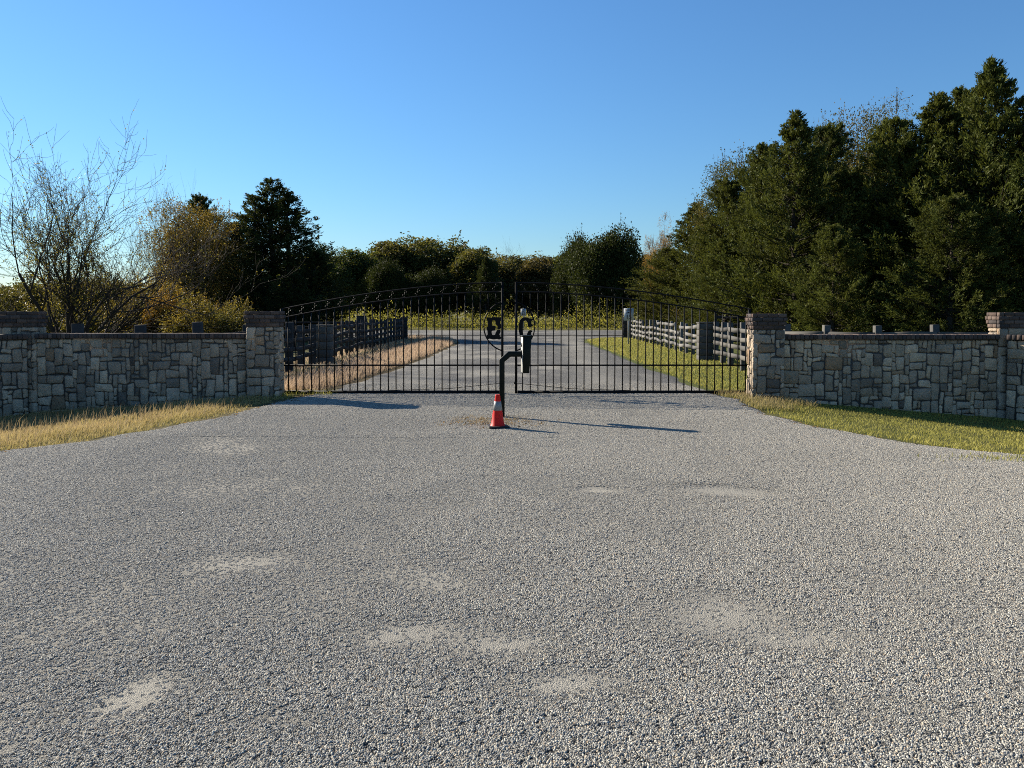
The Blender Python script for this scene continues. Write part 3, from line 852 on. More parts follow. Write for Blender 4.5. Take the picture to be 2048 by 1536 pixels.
def fence_column(cx, cy, w, top, label, seed, mat):
    r = random.Random(seed)
    z0 = float(h_ground(np.array([cx]), np.array([cy]))[0])
    t = empty('fence_column', (cx, cy, z0), label, 'fence post', 'square columns of the board fences')
    n = max(5, int(top / .2)); hh = (top + .05) / n
    for k in range(n):                      # stacked timber baulks
        b = MB(); q = r.uniform(-.006, .006); b.box(-w / 2 + q, w / 2 + q, -w / 2, w / 2, -.05 + k * hh + .004, -.05 + (k + 1) * hh - .004)
        link('timber', bevel_mesh(b.mesh('timber', mat), .012), t)
    b = MB(); b.box(-w / 2 - .02, w / 2 + .02, -w / 2 - .02, w / 2 + .02, top, top + .04); link('cap', bevel_mesh(b.mesh('cap', mat), .01), t)
    b = MB(); b.box(-w / 2 + .03, w / 2 - .03, -w / 2 + .03, w / 2 - .03, -.05, top); link('core', b.mesh('core', mat), t)

board_fence('board_fence', [(7.45, 48.4), (7.3, 40), (7.0, 32), (6.85, 27.1)], 'sunlit grey board fence along the right lawn, sagging and broken midway', 51, side=-1, sag=.055,
            damage=((4, 3), (5, 3), (6, 3), (7, 3), (12, 3), (13, 2)))
board_fence('board_fence', [(6.9, 26.2), (6.7, 23.6), (6.75, 21.4), (7.2, 19.6), (8.1, 18.5), (9.4, 18.0), (12.5, 17.6), (16, 17.4)], 'grey board fence curving behind the right stone wall', 52, side=-1, mat=M_MIDWOOD, sag=.03, heights=(0.33, 0.60, 0.86, 1.10), post_h=1.40, pw=.15, level=True)
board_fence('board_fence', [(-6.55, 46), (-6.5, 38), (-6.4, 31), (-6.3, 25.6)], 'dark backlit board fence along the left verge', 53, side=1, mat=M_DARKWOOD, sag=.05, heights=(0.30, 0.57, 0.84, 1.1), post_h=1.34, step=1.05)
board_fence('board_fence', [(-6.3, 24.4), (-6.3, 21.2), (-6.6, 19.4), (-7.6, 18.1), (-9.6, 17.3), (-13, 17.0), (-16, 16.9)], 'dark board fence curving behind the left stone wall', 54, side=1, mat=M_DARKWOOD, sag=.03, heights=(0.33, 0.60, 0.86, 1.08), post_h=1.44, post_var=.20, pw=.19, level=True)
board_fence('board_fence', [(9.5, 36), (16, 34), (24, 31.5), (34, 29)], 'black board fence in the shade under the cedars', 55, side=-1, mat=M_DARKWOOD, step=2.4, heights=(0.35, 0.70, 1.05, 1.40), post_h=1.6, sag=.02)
fence_column(6.62, 26.6, .46, 1.27, 'square grey timber column in the middle of the right fence', 61, M_MIDWOOD)
fence_column(-6.05, 25.0, .47, 1.20, 'square grey timber column at the near end of the left fence', 62, M_MIDWOOD)
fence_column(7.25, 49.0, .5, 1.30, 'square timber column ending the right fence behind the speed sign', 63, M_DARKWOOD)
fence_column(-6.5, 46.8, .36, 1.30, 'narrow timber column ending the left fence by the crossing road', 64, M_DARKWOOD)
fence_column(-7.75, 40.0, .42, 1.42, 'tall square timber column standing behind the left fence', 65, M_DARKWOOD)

# pipe rails with a rusty beam behind the left fence
t = empty('pipe_fence', (-7.0, 34.5, 0), 'dark pipe fence with a rusty red top beam behind the left board fence', 'pipe fence')
for z in (1.165, .97):
    b = MB(); b.tube([(-5.5, 0, z), (.05, 0, z)], .045, 8); link('pipe_rail', b.mesh('pipe_rail', M_IRON, True), t)
for x in (-5.5, -2.7, .05):
    b = MB(); b.tube([(x, 0, -.05), (x, 0, 1.28)], .055, 8); link('post', b.mesh('post', M_IRON, True), t)
b = MB(); b.box(-.75, .18, .06, .13, .985, 1.16); link('rusty_beam', bevel_mesh(b.mesh('rusty_beam', M_RUST), .01), t)

# ------------------------------------------------------------------ speed limit signs
def text_mesh(body, size, mat, name):
    cu = bpy.data.curves.new(name, 'FONT'); cu.body = body; cu.size = size; cu.align_x = 'CENTER'; cu.align_y = 'CENTER'; cu.extrude = .002; cu.offset = size * .018; cu.resolution_u = 3
    o = bpy.data.objects.new(name, cu); COL.objects.link(o)
    bpy.context.view_layer.update()
    me = bpy.data.meshes.new_from_object(o.evaluated_get(bpy.context.evaluated_depsgraph_get()))
    bpy.data.objects.remove(o)
    me.transform(Matrix.Rotation(math.pi / 2, 4, 'X')); me.materials.clear(); me.materials.append(mat)
    return me

def speed_sign(x, y, w, h, zc, number, label, rz=0.0, pole=True, finial=False):
    z0 = float(h_ground(np.array([x]), np.array([y]))[0])
    t = empty('speed_sign', (x, y, z0), label, 'road sign', 'speed limit signs', rz)
    b = MB(); b.box(-w / 2, w / 2, -.004, .004, zc - h / 2, zc + h / 2)
    pl = link('sign_plate', b.mesh('sign_plate', M_SIGN), t)
    k = h / .6
    for body, size, dz, nm in (('SPEED', .125 * k, .20 * k, 'lettering'), ('LIMIT', .125 * k, .085 * k, 'lettering'), (number, .30 * k, -.125 * k, 'numerals')):
        link(nm, text_mesh(body, size, M_INK, nm), pl, (0, -.009, zc + dz))
    b = MB(); b.box(-.035, .035, .006, .05, -.1, zc + h / 2 - .03 + (.11 if finial else 0)); link('sign_post', b.mesh('sign_post', M_POLE), t)
speed_sign(5.90, 39.2, .50, .62, 1.53, '15', 'white speed limit 15 sign on a pale post beside the right fence')
speed_sign(1.0, 68.3, .46, .62, 1.62, '35', 'small white speed limit sign across the road, above letter C', finial=True)

# ------------------------------------------------------------------ trees
def unit(v): return v / (np.linalg.norm(v, axis=-1, keepdims=True) + 1e-9)

def cards(P, D, L, W, r, tint):
    """diamond leaf cards: P centre, D direction"""
    n = len(P); D = unit(D)
    S = unit(np.cross(D, unit(r.normal(size=(n, 3)))))
    L = np.broadcast_to(L, (n,))[:, None]; W = np.broadcast_to(W, (n,))[:, None]
    V = np.stack([P - D * L * .5, P + S * W * .5 + D * L * .05, P + D * L * .5, P - S * W * .5 + D * L * .05], 1).reshape(-1, 3)
    F = np.arange(n * 4).reshape(n, 4)
    return V, F, np.repeat(tint, 4)

def cedar(seed, H, Rd, nb=300, cpb=150, tops=((0, 0, 1.0),), lean=0.8, cl=0.16, cw=0.042, clear=0.06):
    r = np.random.default_rng(seed); tb = MB()
    Ps, Ds, Ts = [], [], []
    wts = np.array([t[2] ** 2 for t in tops]); wts /= wts.sum()
    for (ox, oy, hh) in tops:
        zz = np.linspace(0, H * hh * .97, 9); f = np.clip(zz / (H * .45), 0, 1)
        tb.tube(np.stack([ox * f + .05 * np.sin(zz * 1.3 + seed), oy * f + .05 * np.cos(zz + seed), zz], -1), np.interp(zz, [0, H * hh], [.016 * H + .03, .008]), 7)
    lob = r.uniform(0, 6.28, 4)
    for b in range(nb):
        ox, oy, hh = tops[r.choice(len(tops), p=wts)]
        t = clear + (.975 - clear) * r.uniform() ** 0.9
        z = t * H * hh; f = min(1, z / (H * .45))
        az = r.uniform(0, 6.283)
        prof = (1 - t) ** lean * min(1.0, .50 + (t + .02) / .22 * .5) * (1 - .18 * float(sstep(.70, .98, t)))
        irr = .72 + .20 * math.sin(az * 3 + lob[0] + t * 5) * math.sin(az * 2 + lob[1] - t * 9) + r.uniform(-.26, .22) + (r.uniform(.10, .25) if r.uniform() < .12 else 0)
        Lb = max(.10, Rd * (prof * irr + .03) * (1 if len(tops) == 1 else .8))
        el = R(6 + 30 * t + r.uniform(-12, 12))
        d = np.array([math.cos(az) * math.cos(el), math.sin(az) * math.cos(el), math.sin(el)])
        p0 = np.array([ox * f, oy * f, z])
        s = np.linspace(0, 1, 5)[:, None]
        up = np.array([0, 0, 1.0])
        curve = p0 + d * Lb * s + up * (0.16 * Lb * s ** 2 - .05 * Lb * s)
        if Lb > .5 and b % 2 == 0: tb.tube(curve, np.linspace(.012 + .012 * Lb, .006, 5), 4, cap=False)
        # side sprays
        ns = max(4, int(Lb * 7)); n_card = int(cpb * (0.10 + 1.15 * Lb / Rd))
        sp_s = .22 + .83 * r.uniform(0, 1, ns) ** .7
        base = p0 + d * Lb * sp_s[:, None] + up * (0.16 * Lb * sp_s ** 2 - .05 * Lb * sp_s)[:, None]
        sd = unit(d + r.normal(0, .55, (ns, 3)) + up * .25)
        sl = (.16 + .20 * Lb) * (1.25 - .6 * sp_s)
        k = r.integers(0, ns, n_card); q = r.uniform(0, 1, n_card) ** .8
        P = base[k] + sd[k] * (sl[k] * q)[:, None] + r.normal(0, .030, (n_card, 3)) * (1 + 1.0 * (1 - q))[:, None]
        D = sd[k] + r.normal(0, .42, (n_card, 3)) + up * .25
        Ps.append(P); Ds.append(D); Ts.append(np.clip(.22 + .45 * (sp_s[k] - .2) + .25 * r.uniform(-1, 1, n_card) + .12 * r.normal(), 0, 1))
    for (ox, oy, hh) in tops:                               # spiky leader
        n = 60; zz = H * hh * r.uniform(.90, 1.0, n)
        w = (H * hh - zz) * .16 + .01; a = r.uniform(0, 6.28, n); q = r.uniform(0, 1, n)
        Ps.append(np.stack([ox + w * q * np.cos(a), oy + w * q * np.sin(a), zz], -1)); Ds.append(np.stack([np.cos(a) * .6, np.sin(a) * .6, np.full(n, 1.0)], -1)); Ts.append(r.uniform(.4, .9, n))
    P = np.concatenate(Ps); D = np.concatenate(Ds); T = np.concatenate(Ts); n = len(P)
    V, F, T = cards(P, D, cl * r.uniform(.6, 1.3, n), cw * r.uniform(.7, 1.3, n), r, T)
    return tb.mesh('trunk', M_BARK, True), mesh_np('crown', V, F, {'tint': T}, M_CEDAR)

def broadleaf(seed, H, Rd, base=.25, nclump=90, nleaf=42000, leaf=.085, squash=1.0, twigs=160, stems=1, hollow=.55, spike=0.0, mat=None):
    r = np.random.default_rng(seed); tb = MB(); mat = mat or M_LEAF
    zb = base * H; cz = zb + (H - zb) * .46; hz = (H - zb) * .5
    # clump centres in an egg-shaped crown
    C = []
    lob = r.uniform(0, 6.28, 6)
    while len(C) < nclump:
        v = unit(r.normal(size=3)); rad = r.uniform(.12, 1) ** (.42)
        az = math.atan2(v[1], v[0]); k = .82 + .16 * math.sin(2 * az + lob[0] + 2 * v[2]) + .12 * math.sin(5 * az + lob[1] - 3 * v[2])
        p = v * rad * k * np.array([Rd * .86, Rd * .86, hz * .92 * squash]); p[2] += cz
        if p[2] > .08 * H: C.append(p)
    C = np.array(C); cr = r.uniform(.55, 1.25, nclump) * (Rd * .26)
    forks = []
    for s in range(stems):
        a = r.uniform(0, 6.28); off = (0.10 * Rd * (s > 0)); top = np.array([math.cos(a) * Rd * .18 * (stems > 1), math.sin(a) * Rd * .18 * (stems > 1), H * .62])
        p0 = np.array([math.cos(a) * off, math.sin(a) * off, 0]); q = np.linspace(0, 1, 7)[:, None]
        path = p0 + (top - p0) * q + np.concatenate([r.normal(0, .02 * H, (7, 2)) * np.sin(q * 3.14), np.zeros((7, 1))], 1)
        tb.tube(path, np.linspace(.017 * H + .02, .012, 7) / (stems ** .4), 7); forks.append(path)
    for c in C:
        pa = forks[r.integers(len(forks))]; k = np.clip(int((c[2] / H) * .62 / .62 * 6 * .8), 1, 5); s0 = pa[k]
        if s0[2] > c[2]: s0 = pa[max(0, k - 2)]
        m = (s0 + c) / 2 + np.array([0, 0, -.06 * H]) + r.normal(0, .03 * Rd, 3)
        q = np.linspace(0, 1, 6)[:, None]
        tb.tube((1 - q) ** 2 * s0 + 2 * q * (1 - q) * m + q ** 2 * c, np.linspace(.006 * H + .008, .005, 6), 5, cap=False)
    w = cr ** 2; k = r.choice(nclump, nleaf, p=w / w.sum())
    v = unit(r.normal(size=(nleaf, 3))); rad = hollow + (1 - hollow) * r.uniform(0, 1, nleaf) ** .5
    rad = np.where(r.uniform(0, 1, nleaf) < .16, rad * r.uniform(1, 1.4, nleaf), rad)
    P = C[k] + v * (cr[k] * rad)[:, None] * np.array([1, 1, .85 + spike])
    D = v * .6 + r.normal(0, .7, (nleaf, 3)) + np.array([0, 0, -.25 + spike * 1.2])
    ctint = r.uniform(-.2, .2, nclump)
    T = np.clip(.5 + ctint[k] + r.uniform(-.35, .35, nleaf), 0, 1)
    out = [cards(P, D, leaf * r.uniform(.7, 1.35, nleaf), leaf * .62 * r.uniform(.7, 1.3, nleaf), r, T)]
    for _ in range(twigs):                                   # bare twig ends poking out, with a few leaves
        c = C[r.integers(nclump)]; d = unit(c - np.array([0, 0, zb * .6 + .2 * H]) + np.array([0, 0, .35 * H * (0.4 + spike)]) + r.normal(0, .12 * H, 3)); L = Rd * r.uniform(.16, .42)
        e = c + d * L * 1.15
        tb.tube(np.stack([c, (c + e) / 2 + r.normal(0, .02, 3), e]), [.008, .006, .003], 3, cap=False)
        n = 14; q = r.uniform(.3, 1, n)[:, None]
        out.append(cards(c + (e - c) * q + r.normal(0, .03, (n, 3)), d + r.normal(0, .6, (n, 3)), leaf * r.uniform(.7, 1.2, n), leaf * .6, r, r.uniform(.3, 1, n)))
    V = np.concatenate([o[0] for o in out]); T = np.concatenate([o[2] for o in out])
    return tb.mesh('trunk', M_BARK, True), mesh_np('crown', V, np.arange(len(V)).reshape(-1, 4), {'tint': T}, mat)

def bare_tree(seed, H, spread, leaves=2600, stems=6, leaf=.05, depth=5, r0=.07):
    r = np.random.default_rng(seed); tb = MB(); tips = []; mids = []
    def grow(p, d, L, rad, lev):
        n = 5; pts = [p]; q = p.copy(); dd = d.copy()
        for i in range(n):
            dd = unit(dd + r.normal(0, .13, 3) + np.array([0, 0, .02 + .012 * lev])); q = q + dd * L / n; pts.append(q.copy())
        rr = np.linspace(rad, rad * .55, n + 1)
        tb.tube(np.array(pts), rr, 6 if lev < 2 else (4 if lev < 4 else 3), cap=False)
        if lev >= 2: mids.append(np.array(pts))
        if lev >= depth: tips.append((q, dd)); return
        nk = [0, 5, 5, 4, 3][lev] if lev < 5 else 2
        for c in range(nk):
            i = r.integers(1, n) if c < nk - 1 else n
            ax = unit(r.normal(size=3)); a = r.uniform(.40, 1.0)
            d2 = unit(dd + np.cross(ax, dd) * math.tan(a) * .9)
            grow(pts[i], d2, L * r.uniform(.48, .74), max(.0055, rr[i] * r.uniform(.5, .7)), lev + 1)
    for s in range(stems):
        a = s / stems * 6.28 + r.uniform(-.4, .4); tilt = r.uniform(.10, .95) * spread
        d = np.array([math.cos(a) * math.sin(tilt), math.sin(a) * math.sin(tilt), math.cos(tilt)])
        grow(np.array([math.cos(a) * .12, math.sin(a) * .12, 0.0]), d, H * r.uniform(.42, .56), r0 * r.uniform(.7, 1.1), 1)
    M = np.concatenate(mids); M = M[M[:, 2] > .05 * H]
    core = np.exp(-((M[:, 2] - .42 * H) / (.24 * H)) ** 2 - (np.hypot(M[:, 0], M[:, 1]) / (.22 * H)) ** 2) + .10
    k = r.choice(len(M), leaves, p=core / core.sum())
    P = M[k] + r.normal(0, .05, (leaves, 3))
    V, F, T = cards(P, r.normal(size=(leaves, 3)) + np.array([0, 0, -.3]), leaf * r.uniform(.7, 1.4, leaves), leaf * .6, r, r.uniform(0, 1, leaves))
    return tb.mesh('trunk', M_TWIG, True), mesh_np('crown', V, F, {'tint': T}, M_LEAF)

PROTO = {
    'cedarA': (cedar(1, 10.0, 4.5, 460, 250, lean=1.0), 10.0),
    'cedarB': (cedar(2, 10.0, 4.3, 680, 230, lean=.85, tops=((0, 0, 1.0), (.55, .2, .93), (-.5, -.25, .88))), 10.0),
    'cedarC': (cedar(3, 10.0, 4.0, 430, 250, lean=.62, clear=.02), 10.0),
    'cedarD': (cedar(4, 10.0, 5.6, 430, 250, lean=.52, tops=((1.0, 0, 1.0), (-1.5, .3, .90), (2.0, .3, .82)), clear=.04), 10.0),
    'broadA': (broadleaf(11, 8.0, 2.9, .10, 110, 60000, .072, spike=.35, twigs=260), 8.0),
    'broadB': (broadleaf(12, 8.0, 3.9, .10, 110, 50000, .19, twigs=25, hollow=.35), 8.0),
    'broadC': (broadleaf(13, 8.0, 3.5, .10, 100, 46000, .19, twigs=25, hollow=.35), 8.0),
    'thin': (broadleaf(14, 9.0, 2.4, .25, 85, 24000, .062, spike=.3, twigs=420), 9.0),
    'bushA': (broadleaf(15, 3.0, 1.9, .02, 60, 20000, .075, stems=4, twigs=150, spike=.15), 3.0),
    'bushB': (broadleaf(16, 3.0, 1.6, .02, 50, 15000, .085, stems=5, twigs=220, spike=.25), 3.0),
    'bushC': (broadleaf(19, 3.0, 2.0, .02, 70, 7500, .075, stems=6, twigs=420, spike=.3, hollow=.2), 3.0),
    'round': (broadleaf(20, 8.0, 4.3, .04, 150, 80000, .18, stems=2, twigs=20, spike=.45, hollow=.25, mat=M_CEDAR), 8.0),
    'bare': (bare_tree(17, 6.9, 1.0, 11000, 10, .06, r0=.062), 6.9),
    'twiggy': (bare_tree(18, 9.0, .75, 900, 5, .06, r0=.06), 9.0),
}
TOPS = {}
CED = (0.038, 0.052, 0.020)
def tree(kind, px, D, ytop, wscale, label, cat='tree', col=(.1, .1, .03), acc=.3, rz=None, group=None, name=None, sink=0.1):
    """px, ytop only give the bearing and the height; D is the real distance"""
    (tm, cm), h0 = PROTO[kind]
    if group == G_C: D = D * 1.22
    if kind not in TOPS:
        zz = np.empty(len(cm.vertices) * 3, dtype=np.float32); cm.vertices.foreach_get('co', zz); TOPS[kind] = float(np.percentile(zz[2::3], 99.7 if not kind.startswith('cedar') else 100)) if kind not in ('bare', 'twiggy') else h0
    h0 = TOPS[kind]
    H = (624 - ytop) / 1550.0 * D + EYE; k = H / h0
    x = (px - 1024) / 1550.0 * D
    z = float(h_ground(np.array([x]), np.array([float(D)]))[0]) - sink
    nm = name or ('cedar_tree' if kind.startswith('cedar') else 'bush' if kind.startswith('bush') else 'broadleaf_tree' if kind not in ('bare', 'twiggy') else 'bare_tree')
    o = empty(nm, (x, D, z), label, cat, group, rnd.uniform(0, 6.28) if rz is None else rz, (k * wscale, k * wscale, k))
    link('trunk', tm, o)
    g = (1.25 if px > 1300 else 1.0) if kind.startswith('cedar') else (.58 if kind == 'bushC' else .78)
    if kind.startswith('cedar') or kind == 'round': col = (col[0] * 1.15, col[1] * 1.03, col[2] * .78)      # olive rather than blue green
    link('crown', cm, o, color=(col[0] * g, col[1] * g, col[2] * g, acc))
    return o
G_L, G_C, G_R = 'trees behind the left wall', 'trees across the road', 'trees behind the right wall'
OL = (0.085, 0.092, 0.026); GR = (0.060, 0.082, 0.022); YB = (0.17, 0.125, 0.035); YG = (0.16, 0.16, 0.04); ORG = (0.28, 0.15, 0.03); BR = (0.11, 0.085, 0.035)
# left
tree('bare', 150, 26.5, 300, 1.0, 'nearly bare many-stemmed tree rising over the left wall', col=(.13, .13, .04), acc=.3, group=G_L, rz=2.2)
tree('broadA', 385, 44, 405, .98, 'golden brown leafy tree left of the tallest left cedar', col=(.115, .092, .03), acc=.45, group=G_L)
tree('cedarC', 402, 52, 384, .95, 'dark cedar top poking out behind the golden brown tree', col=CED, acc=.1, group=G_L)
tree('cedarB', 545, 50, 352, 1.75, 'tallest dark cedar on the left with pointed tops', col=(.030, .042, .018), acc=.05, group=G_L, rz=.2)
tree('cedarC', 632, 47, 496, 1.35, 'low black cedar right of the tallest left cedar', col=(.026, .036, .016), acc=.05, group=G_L)
tree('cedarC', 585, 43, 540, 1.6, 'squat dark cedar behind the left gate pillar', col=(.026, .036, .016), acc=.05, group=G_L)
tree('cedarC', 470, 46, 440, 1.1, 'dark cedar wedged between golden brown tree and tallest cedar', col=(.028, .038, .016), acc=.05, group=G_L)
tree('bushA', 308, 39, 535, .75, 'bright yellow bush under the golden brown tree', 'bush', (.20, .15, .03), .6, group=G_L)
tree('bushA', 325, 36, 572, .65, 'orange bush low behind the middle of the left wall', 'bush', (.22, .125, .03), .5, group=G_L)
tree('bushC', 405, 34, 585, 1.25, 'loose yellow green shrub behind the right half of the left wall', 'bush', (.14, .13, .035), .35, group=G_L)
tree('bushC', 462, 33, 592, 1.15, 'thin yellow green shrub next to the left gate pillar', 'bush', (.13, .125, .038), .3, group=G_L)
tree('bushC', 360, 37, 575, 1.2, 'straggly brown green shrub beside the orange bush', 'bush', (.11, .085, .03), .5, group=G_L)
tree('bushC', 255, 36, 585, 1.4, 'yellow olive shrub right of the bare tree stems', 'bush', (.11, .10, .03), .5, group=G_L)
tree('bushA', 185, 40, 520, 1.05, 'round olive bush behind the bare tree', 'bush', (.06, .06, .026), .25, group=G_L)
tree('bushA', 75, 42, 545, 1.35, 'wide olive bush behind the left corner pillar', 'bush', (.06, .066, .024), .2, group=G_L)
tree('bushC', 130, 31, 590, 1.4, 'green shrub at the foot of the bare tree', 'bush', (.08, .088, .026), .35, group=G_L)
tree('bushA', 10, 50, 580, 1.4, 'dark green bush at the left edge of the picture', 'bush', (.045, .055, .02), .2, group=G_L)
tree('bushA', 240, 55, 560, 1.5, 'grey green bush mass far behind the bare tree', 'bush', (.055, .056, .028), .2, group=G_L)
tree('twiggy', 335, 56, 396, .55, 'leafless twiggy tree behind the golden brown tree', col=(.1, .1, .04), acc=.2, group=G_L)
# across the road
tree('broadB', 688, 78, 498, 1.15, 'green round tree right of the left cedars across the road', col=(.050, .070, .020), acc=.12, group=G_C)
tree('broadC', 778, 82, 484, 1.2, 'brownish green round tree second from the left across the road', col=(.058, .062, .021), acc=.15, group=G_C)
tree('round', 772, 73, 525, .85, 'dark low cedar in front of the brownish green round tree', col=(.028, .040, .016), acc=.05, group=G_C, name='cedar_tree')
tree('broadB', 872, 84, 480, 1.30, 'large domed olive tree, highest in the middle tree line', col=(.058, .070, .022), acc=.18, group=G_C)
tree('broadC', 948, 77, 498, 1.05, 'yellow olive tree right of the domed olive tree', col=(.070, .078, .024), acc=.2, group=G_C)
tree('cedarA', 972, 73, 508, .9, 'slim dark cedar above the gate opening', col=(.03, .042, .018), acc=.05, group=G_C)
tree('round', 850, 74, 540, .9, 'low dark cedar under the domed olive tree', col=(.030, .042, .017), acc=.05, group=G_C, name='cedar_tree')
tree('twiggy', 1018, 86, 508, .8, 'grey twiggy tree just right of the gate opening', col=(.1, .09, .04), acc=.2, group=G_C)
tree('broadC', 1075, 77, 516, 1.0, 'small rust brown tree left of the broad round cedar', col=(.070, .062, .026), acc=.2, group=G_C)
tree('broadB', 1022, 88, 512, 1.3, 'pale olive tree behind the twiggy tree', col=(.078, .082, .032), acc=.2, group=G_C)
tree('round', 1215, 68, 463, .80, 'broad round dark cedar across the road right of centre', col=(.030, .043, .018), acc=.05, group=G_C, name='cedar_tree', rz=.5)
tree('round', 1160, 71, 476, .62, 'dark cedar joined to the left side of the broad round cedar', col=(.032, .045, .019), acc=.08, group=G_C, name='cedar_tree', rz=2.5)
tree('broadC', 1120, 90, 510, 1.2, 'green tree showing left of the broad round cedar', col=GR, acc=.15, group=G_C)
tree('broadC', 1290, 92, 512, 1.0, 'pale tree in the gap right of the broad round cedar', col=(.10, .10, .034), acc=.3, group=G_C)
tree('broadB', 600, 88, 510, 1.3, 'green tree far behind the left cedars', col=GR, acc=.15, group=G_C)
# right
tree('thin', 1322, 60, 430, .8, 'thin tree with orange top at the left end of the right trees', col=(.17, .10, .035), acc=.7, group=G_R)
tree('cedarA', 1390, 50, 398, 1.35, 'leftmost dark cedar of the right group', col=(.040, .050, .018), acc=.22, group=G_R)
tree('cedarC', 1335, 52, 490, 1.5, 'low olive cedar at the left foot of the right group', col=(.044, .052, .02), acc=.3, group=G_R)
tree('broadA', 1500, 46, 305, .85, 'leafy dark olive tree behind the dense low cedar', col=(.048, .058, .02), acc=.2, group=G_R)
tree('cedarC', 1455, 44, 352, 1.15, 'dense dark cedar right of the leftmost one', col=(.041, .053, .019), acc=.22, group=G_R)
tree('cedarC', 1450, 39, 470, 1.3, 'low cedar skirt behind the right board fence', col=(.042, .054, .019), acc=.25, group=G_R)
tree('cedarC', 1530, 40, 278, .95, 'dark cedar left of the pointed cedar with visible trunk', col=(.040, .053, .019), acc=.25, group=G_R)
tree('cedarA', 1588, 35, 215, 1.05, 'pointed cedar with visible trunk behind the right gate pillar', col=(.040, .053, .019), acc=.25, group=G_R, rz=2.0)
tree('broadA', 1700, 43, 230, .70, 'tall yellowing tree between the two pointed cedars', col=(.085, .08, .028), acc=.2, group=G_R)
tree('thin', 1775, 44, 206, .85, 'twiggy pale tree top right of the yellowing tree', col=(.095, .09, .04), acc=.12, group=G_R)
tree('cedarC', 1650, 38, 240, .95, 'dark cedar just left of the yellowing tree', col=(.040, .053, .019), acc=.25, group=G_R)
tree('cedarC', 1690, 35, 330, 1.1, 'full cedar standing in front of the yellowing tree', col=(.042, .056, .020), acc=.28, group=G_R)
tree('cedarC', 1785, 34, 228, 1.05, 'full dark cedar above the middle of the right wall', col=(.041, .055, .019), acc=.25, group=G_R)
tree('cedarA', 1868, 33, 180, 1.1, 'tall cedar second from the right edge', col=(.040, .053, .019), acc=.22, group=G_R)
tree('cedarC', 1925, 34, 165, .95, 'broad cedar left of the tallest right cedar', col=(.038, .051, .019), acc=.2, group=G_R)
tree('cedarA', 1978, 31, 110, 1.0, 'tallest pointed cedar near the right edge', col=(.038, .052, .019), acc=.2, group=G_R, rz=1.1)
tree('cedarA', 2075, 30, 160, 1.15, 'tall cedar cut off by the right edge', col=(.036, .050, .019), acc=.2, group=G_R)
tree('cedarC', 1900, 29, 380, 1.3, 'bushy dark cedar low behind the right corner pillar', col=(.036, .048, .018), acc=.2, group=G_R)
tree('cedarC', 1665, 31, 440, 1.15, 'low spreading cedar just over the right wall', col=(.046, .060, .021), acc=.3, group=G_R)
tree('cedarC', 2240, 32, 200, 1.2, 'cedar standing beyond the right edge of the picture', col=(.036, .050, .019), acc=.2, group=G_R)
tree('bushC', 1585, 38, 592, 1.2, 'yellow shrub behind the cedar trunk by the right gate pillar', 'bush', (.18, .14, .055), .4, group=G_R)
tree('bushC', 1400, 46, 600, 1.5, 'olive shrub behind the right board fence', 'bush', (.06, .07, .026), .3, group=G_R)
tree('bushA', 1330, 56, 605, 1.2, 'green shrub behind the far end of the right fence', 'bush', (.05, .065, .022), .2, group=G_R)

# brush band and far wood: masses nobody could count
def brush():
    r = np.random.default_rng(77); n = 46000
    x = r.uniform(-36, 50, n); y = 67.2 + r.uniform(0, 1, n) ** .8 * 11
    lump = fbm(x * .28, y * .3, 61, 4)
    top = (.35 + 3.2 * np.clip(lump - .22, 0, 1) ** 1.15 + .05 * (y - 67)) * (0.55 + .9 * vnoise(x * 2.3, y * 2.3, 63))
    z = top * r.uniform(0, 1, n) ** .75
    T = np.clip(fbm(x * .5, y * .5, 65) * 1.7 - .6 + r.uniform(-.3, .3, n), 0, 1)
    k = r.uniform(0, 1, n) < .25 + 1.2 * vnoise(x * 1.1, y * 1.1, 67)
    x, y, z, T = x[k], y[k], z[k], T[k]; n = len(x)
    V, F, T = cards(np.stack([x, y, z], -1), r.normal(0, .6, (n, 3)) + np.array([0, -.1, .8]), r.uniform(.10, .30, n), r.uniform(.04, .10, n), r, T)
    link('roadside_brush', mesh_np('roadside_brush', V, F, {'tint': T}, M_BRUSH), label='waist high yellow green brush lining the far side of the crossing road', cat='brush', kind='stuff', color=(.115, .118, .036, .35))
    n = 60000
    x = r.uniform(-170, 170, n); y = 128 + r.uniform(0, 16, n)
    top = np.interp(x, [-60, -30, -15, 60], [3.0, 3.2, 5.2, 5.5]) + 4.5 * (fbm(x * .13, y * .1, 71, 4) - .15)
    top = top * 1.2
    z = top * r.uniform(0, 1, n) ** .6
    V, F, T = cards(np.stack([x, y, z], -1), r.normal(0, 1, (n, 3)), r.uniform(.5, 1.1, n), r.uniform(.35, .7, n), r, np.clip(fbm(x * .3, z * .5, 73) + r.uniform(-.3, .3, n), 0, 1))
    link('distant_wood', mesh_np('distant_wood', V, F, {'tint': T}, M_LEAF), label='far dark green wood closing the horizon behind everything', cat='wood', kind='stuff', color=(.045, .056, .02, .15))
brush()

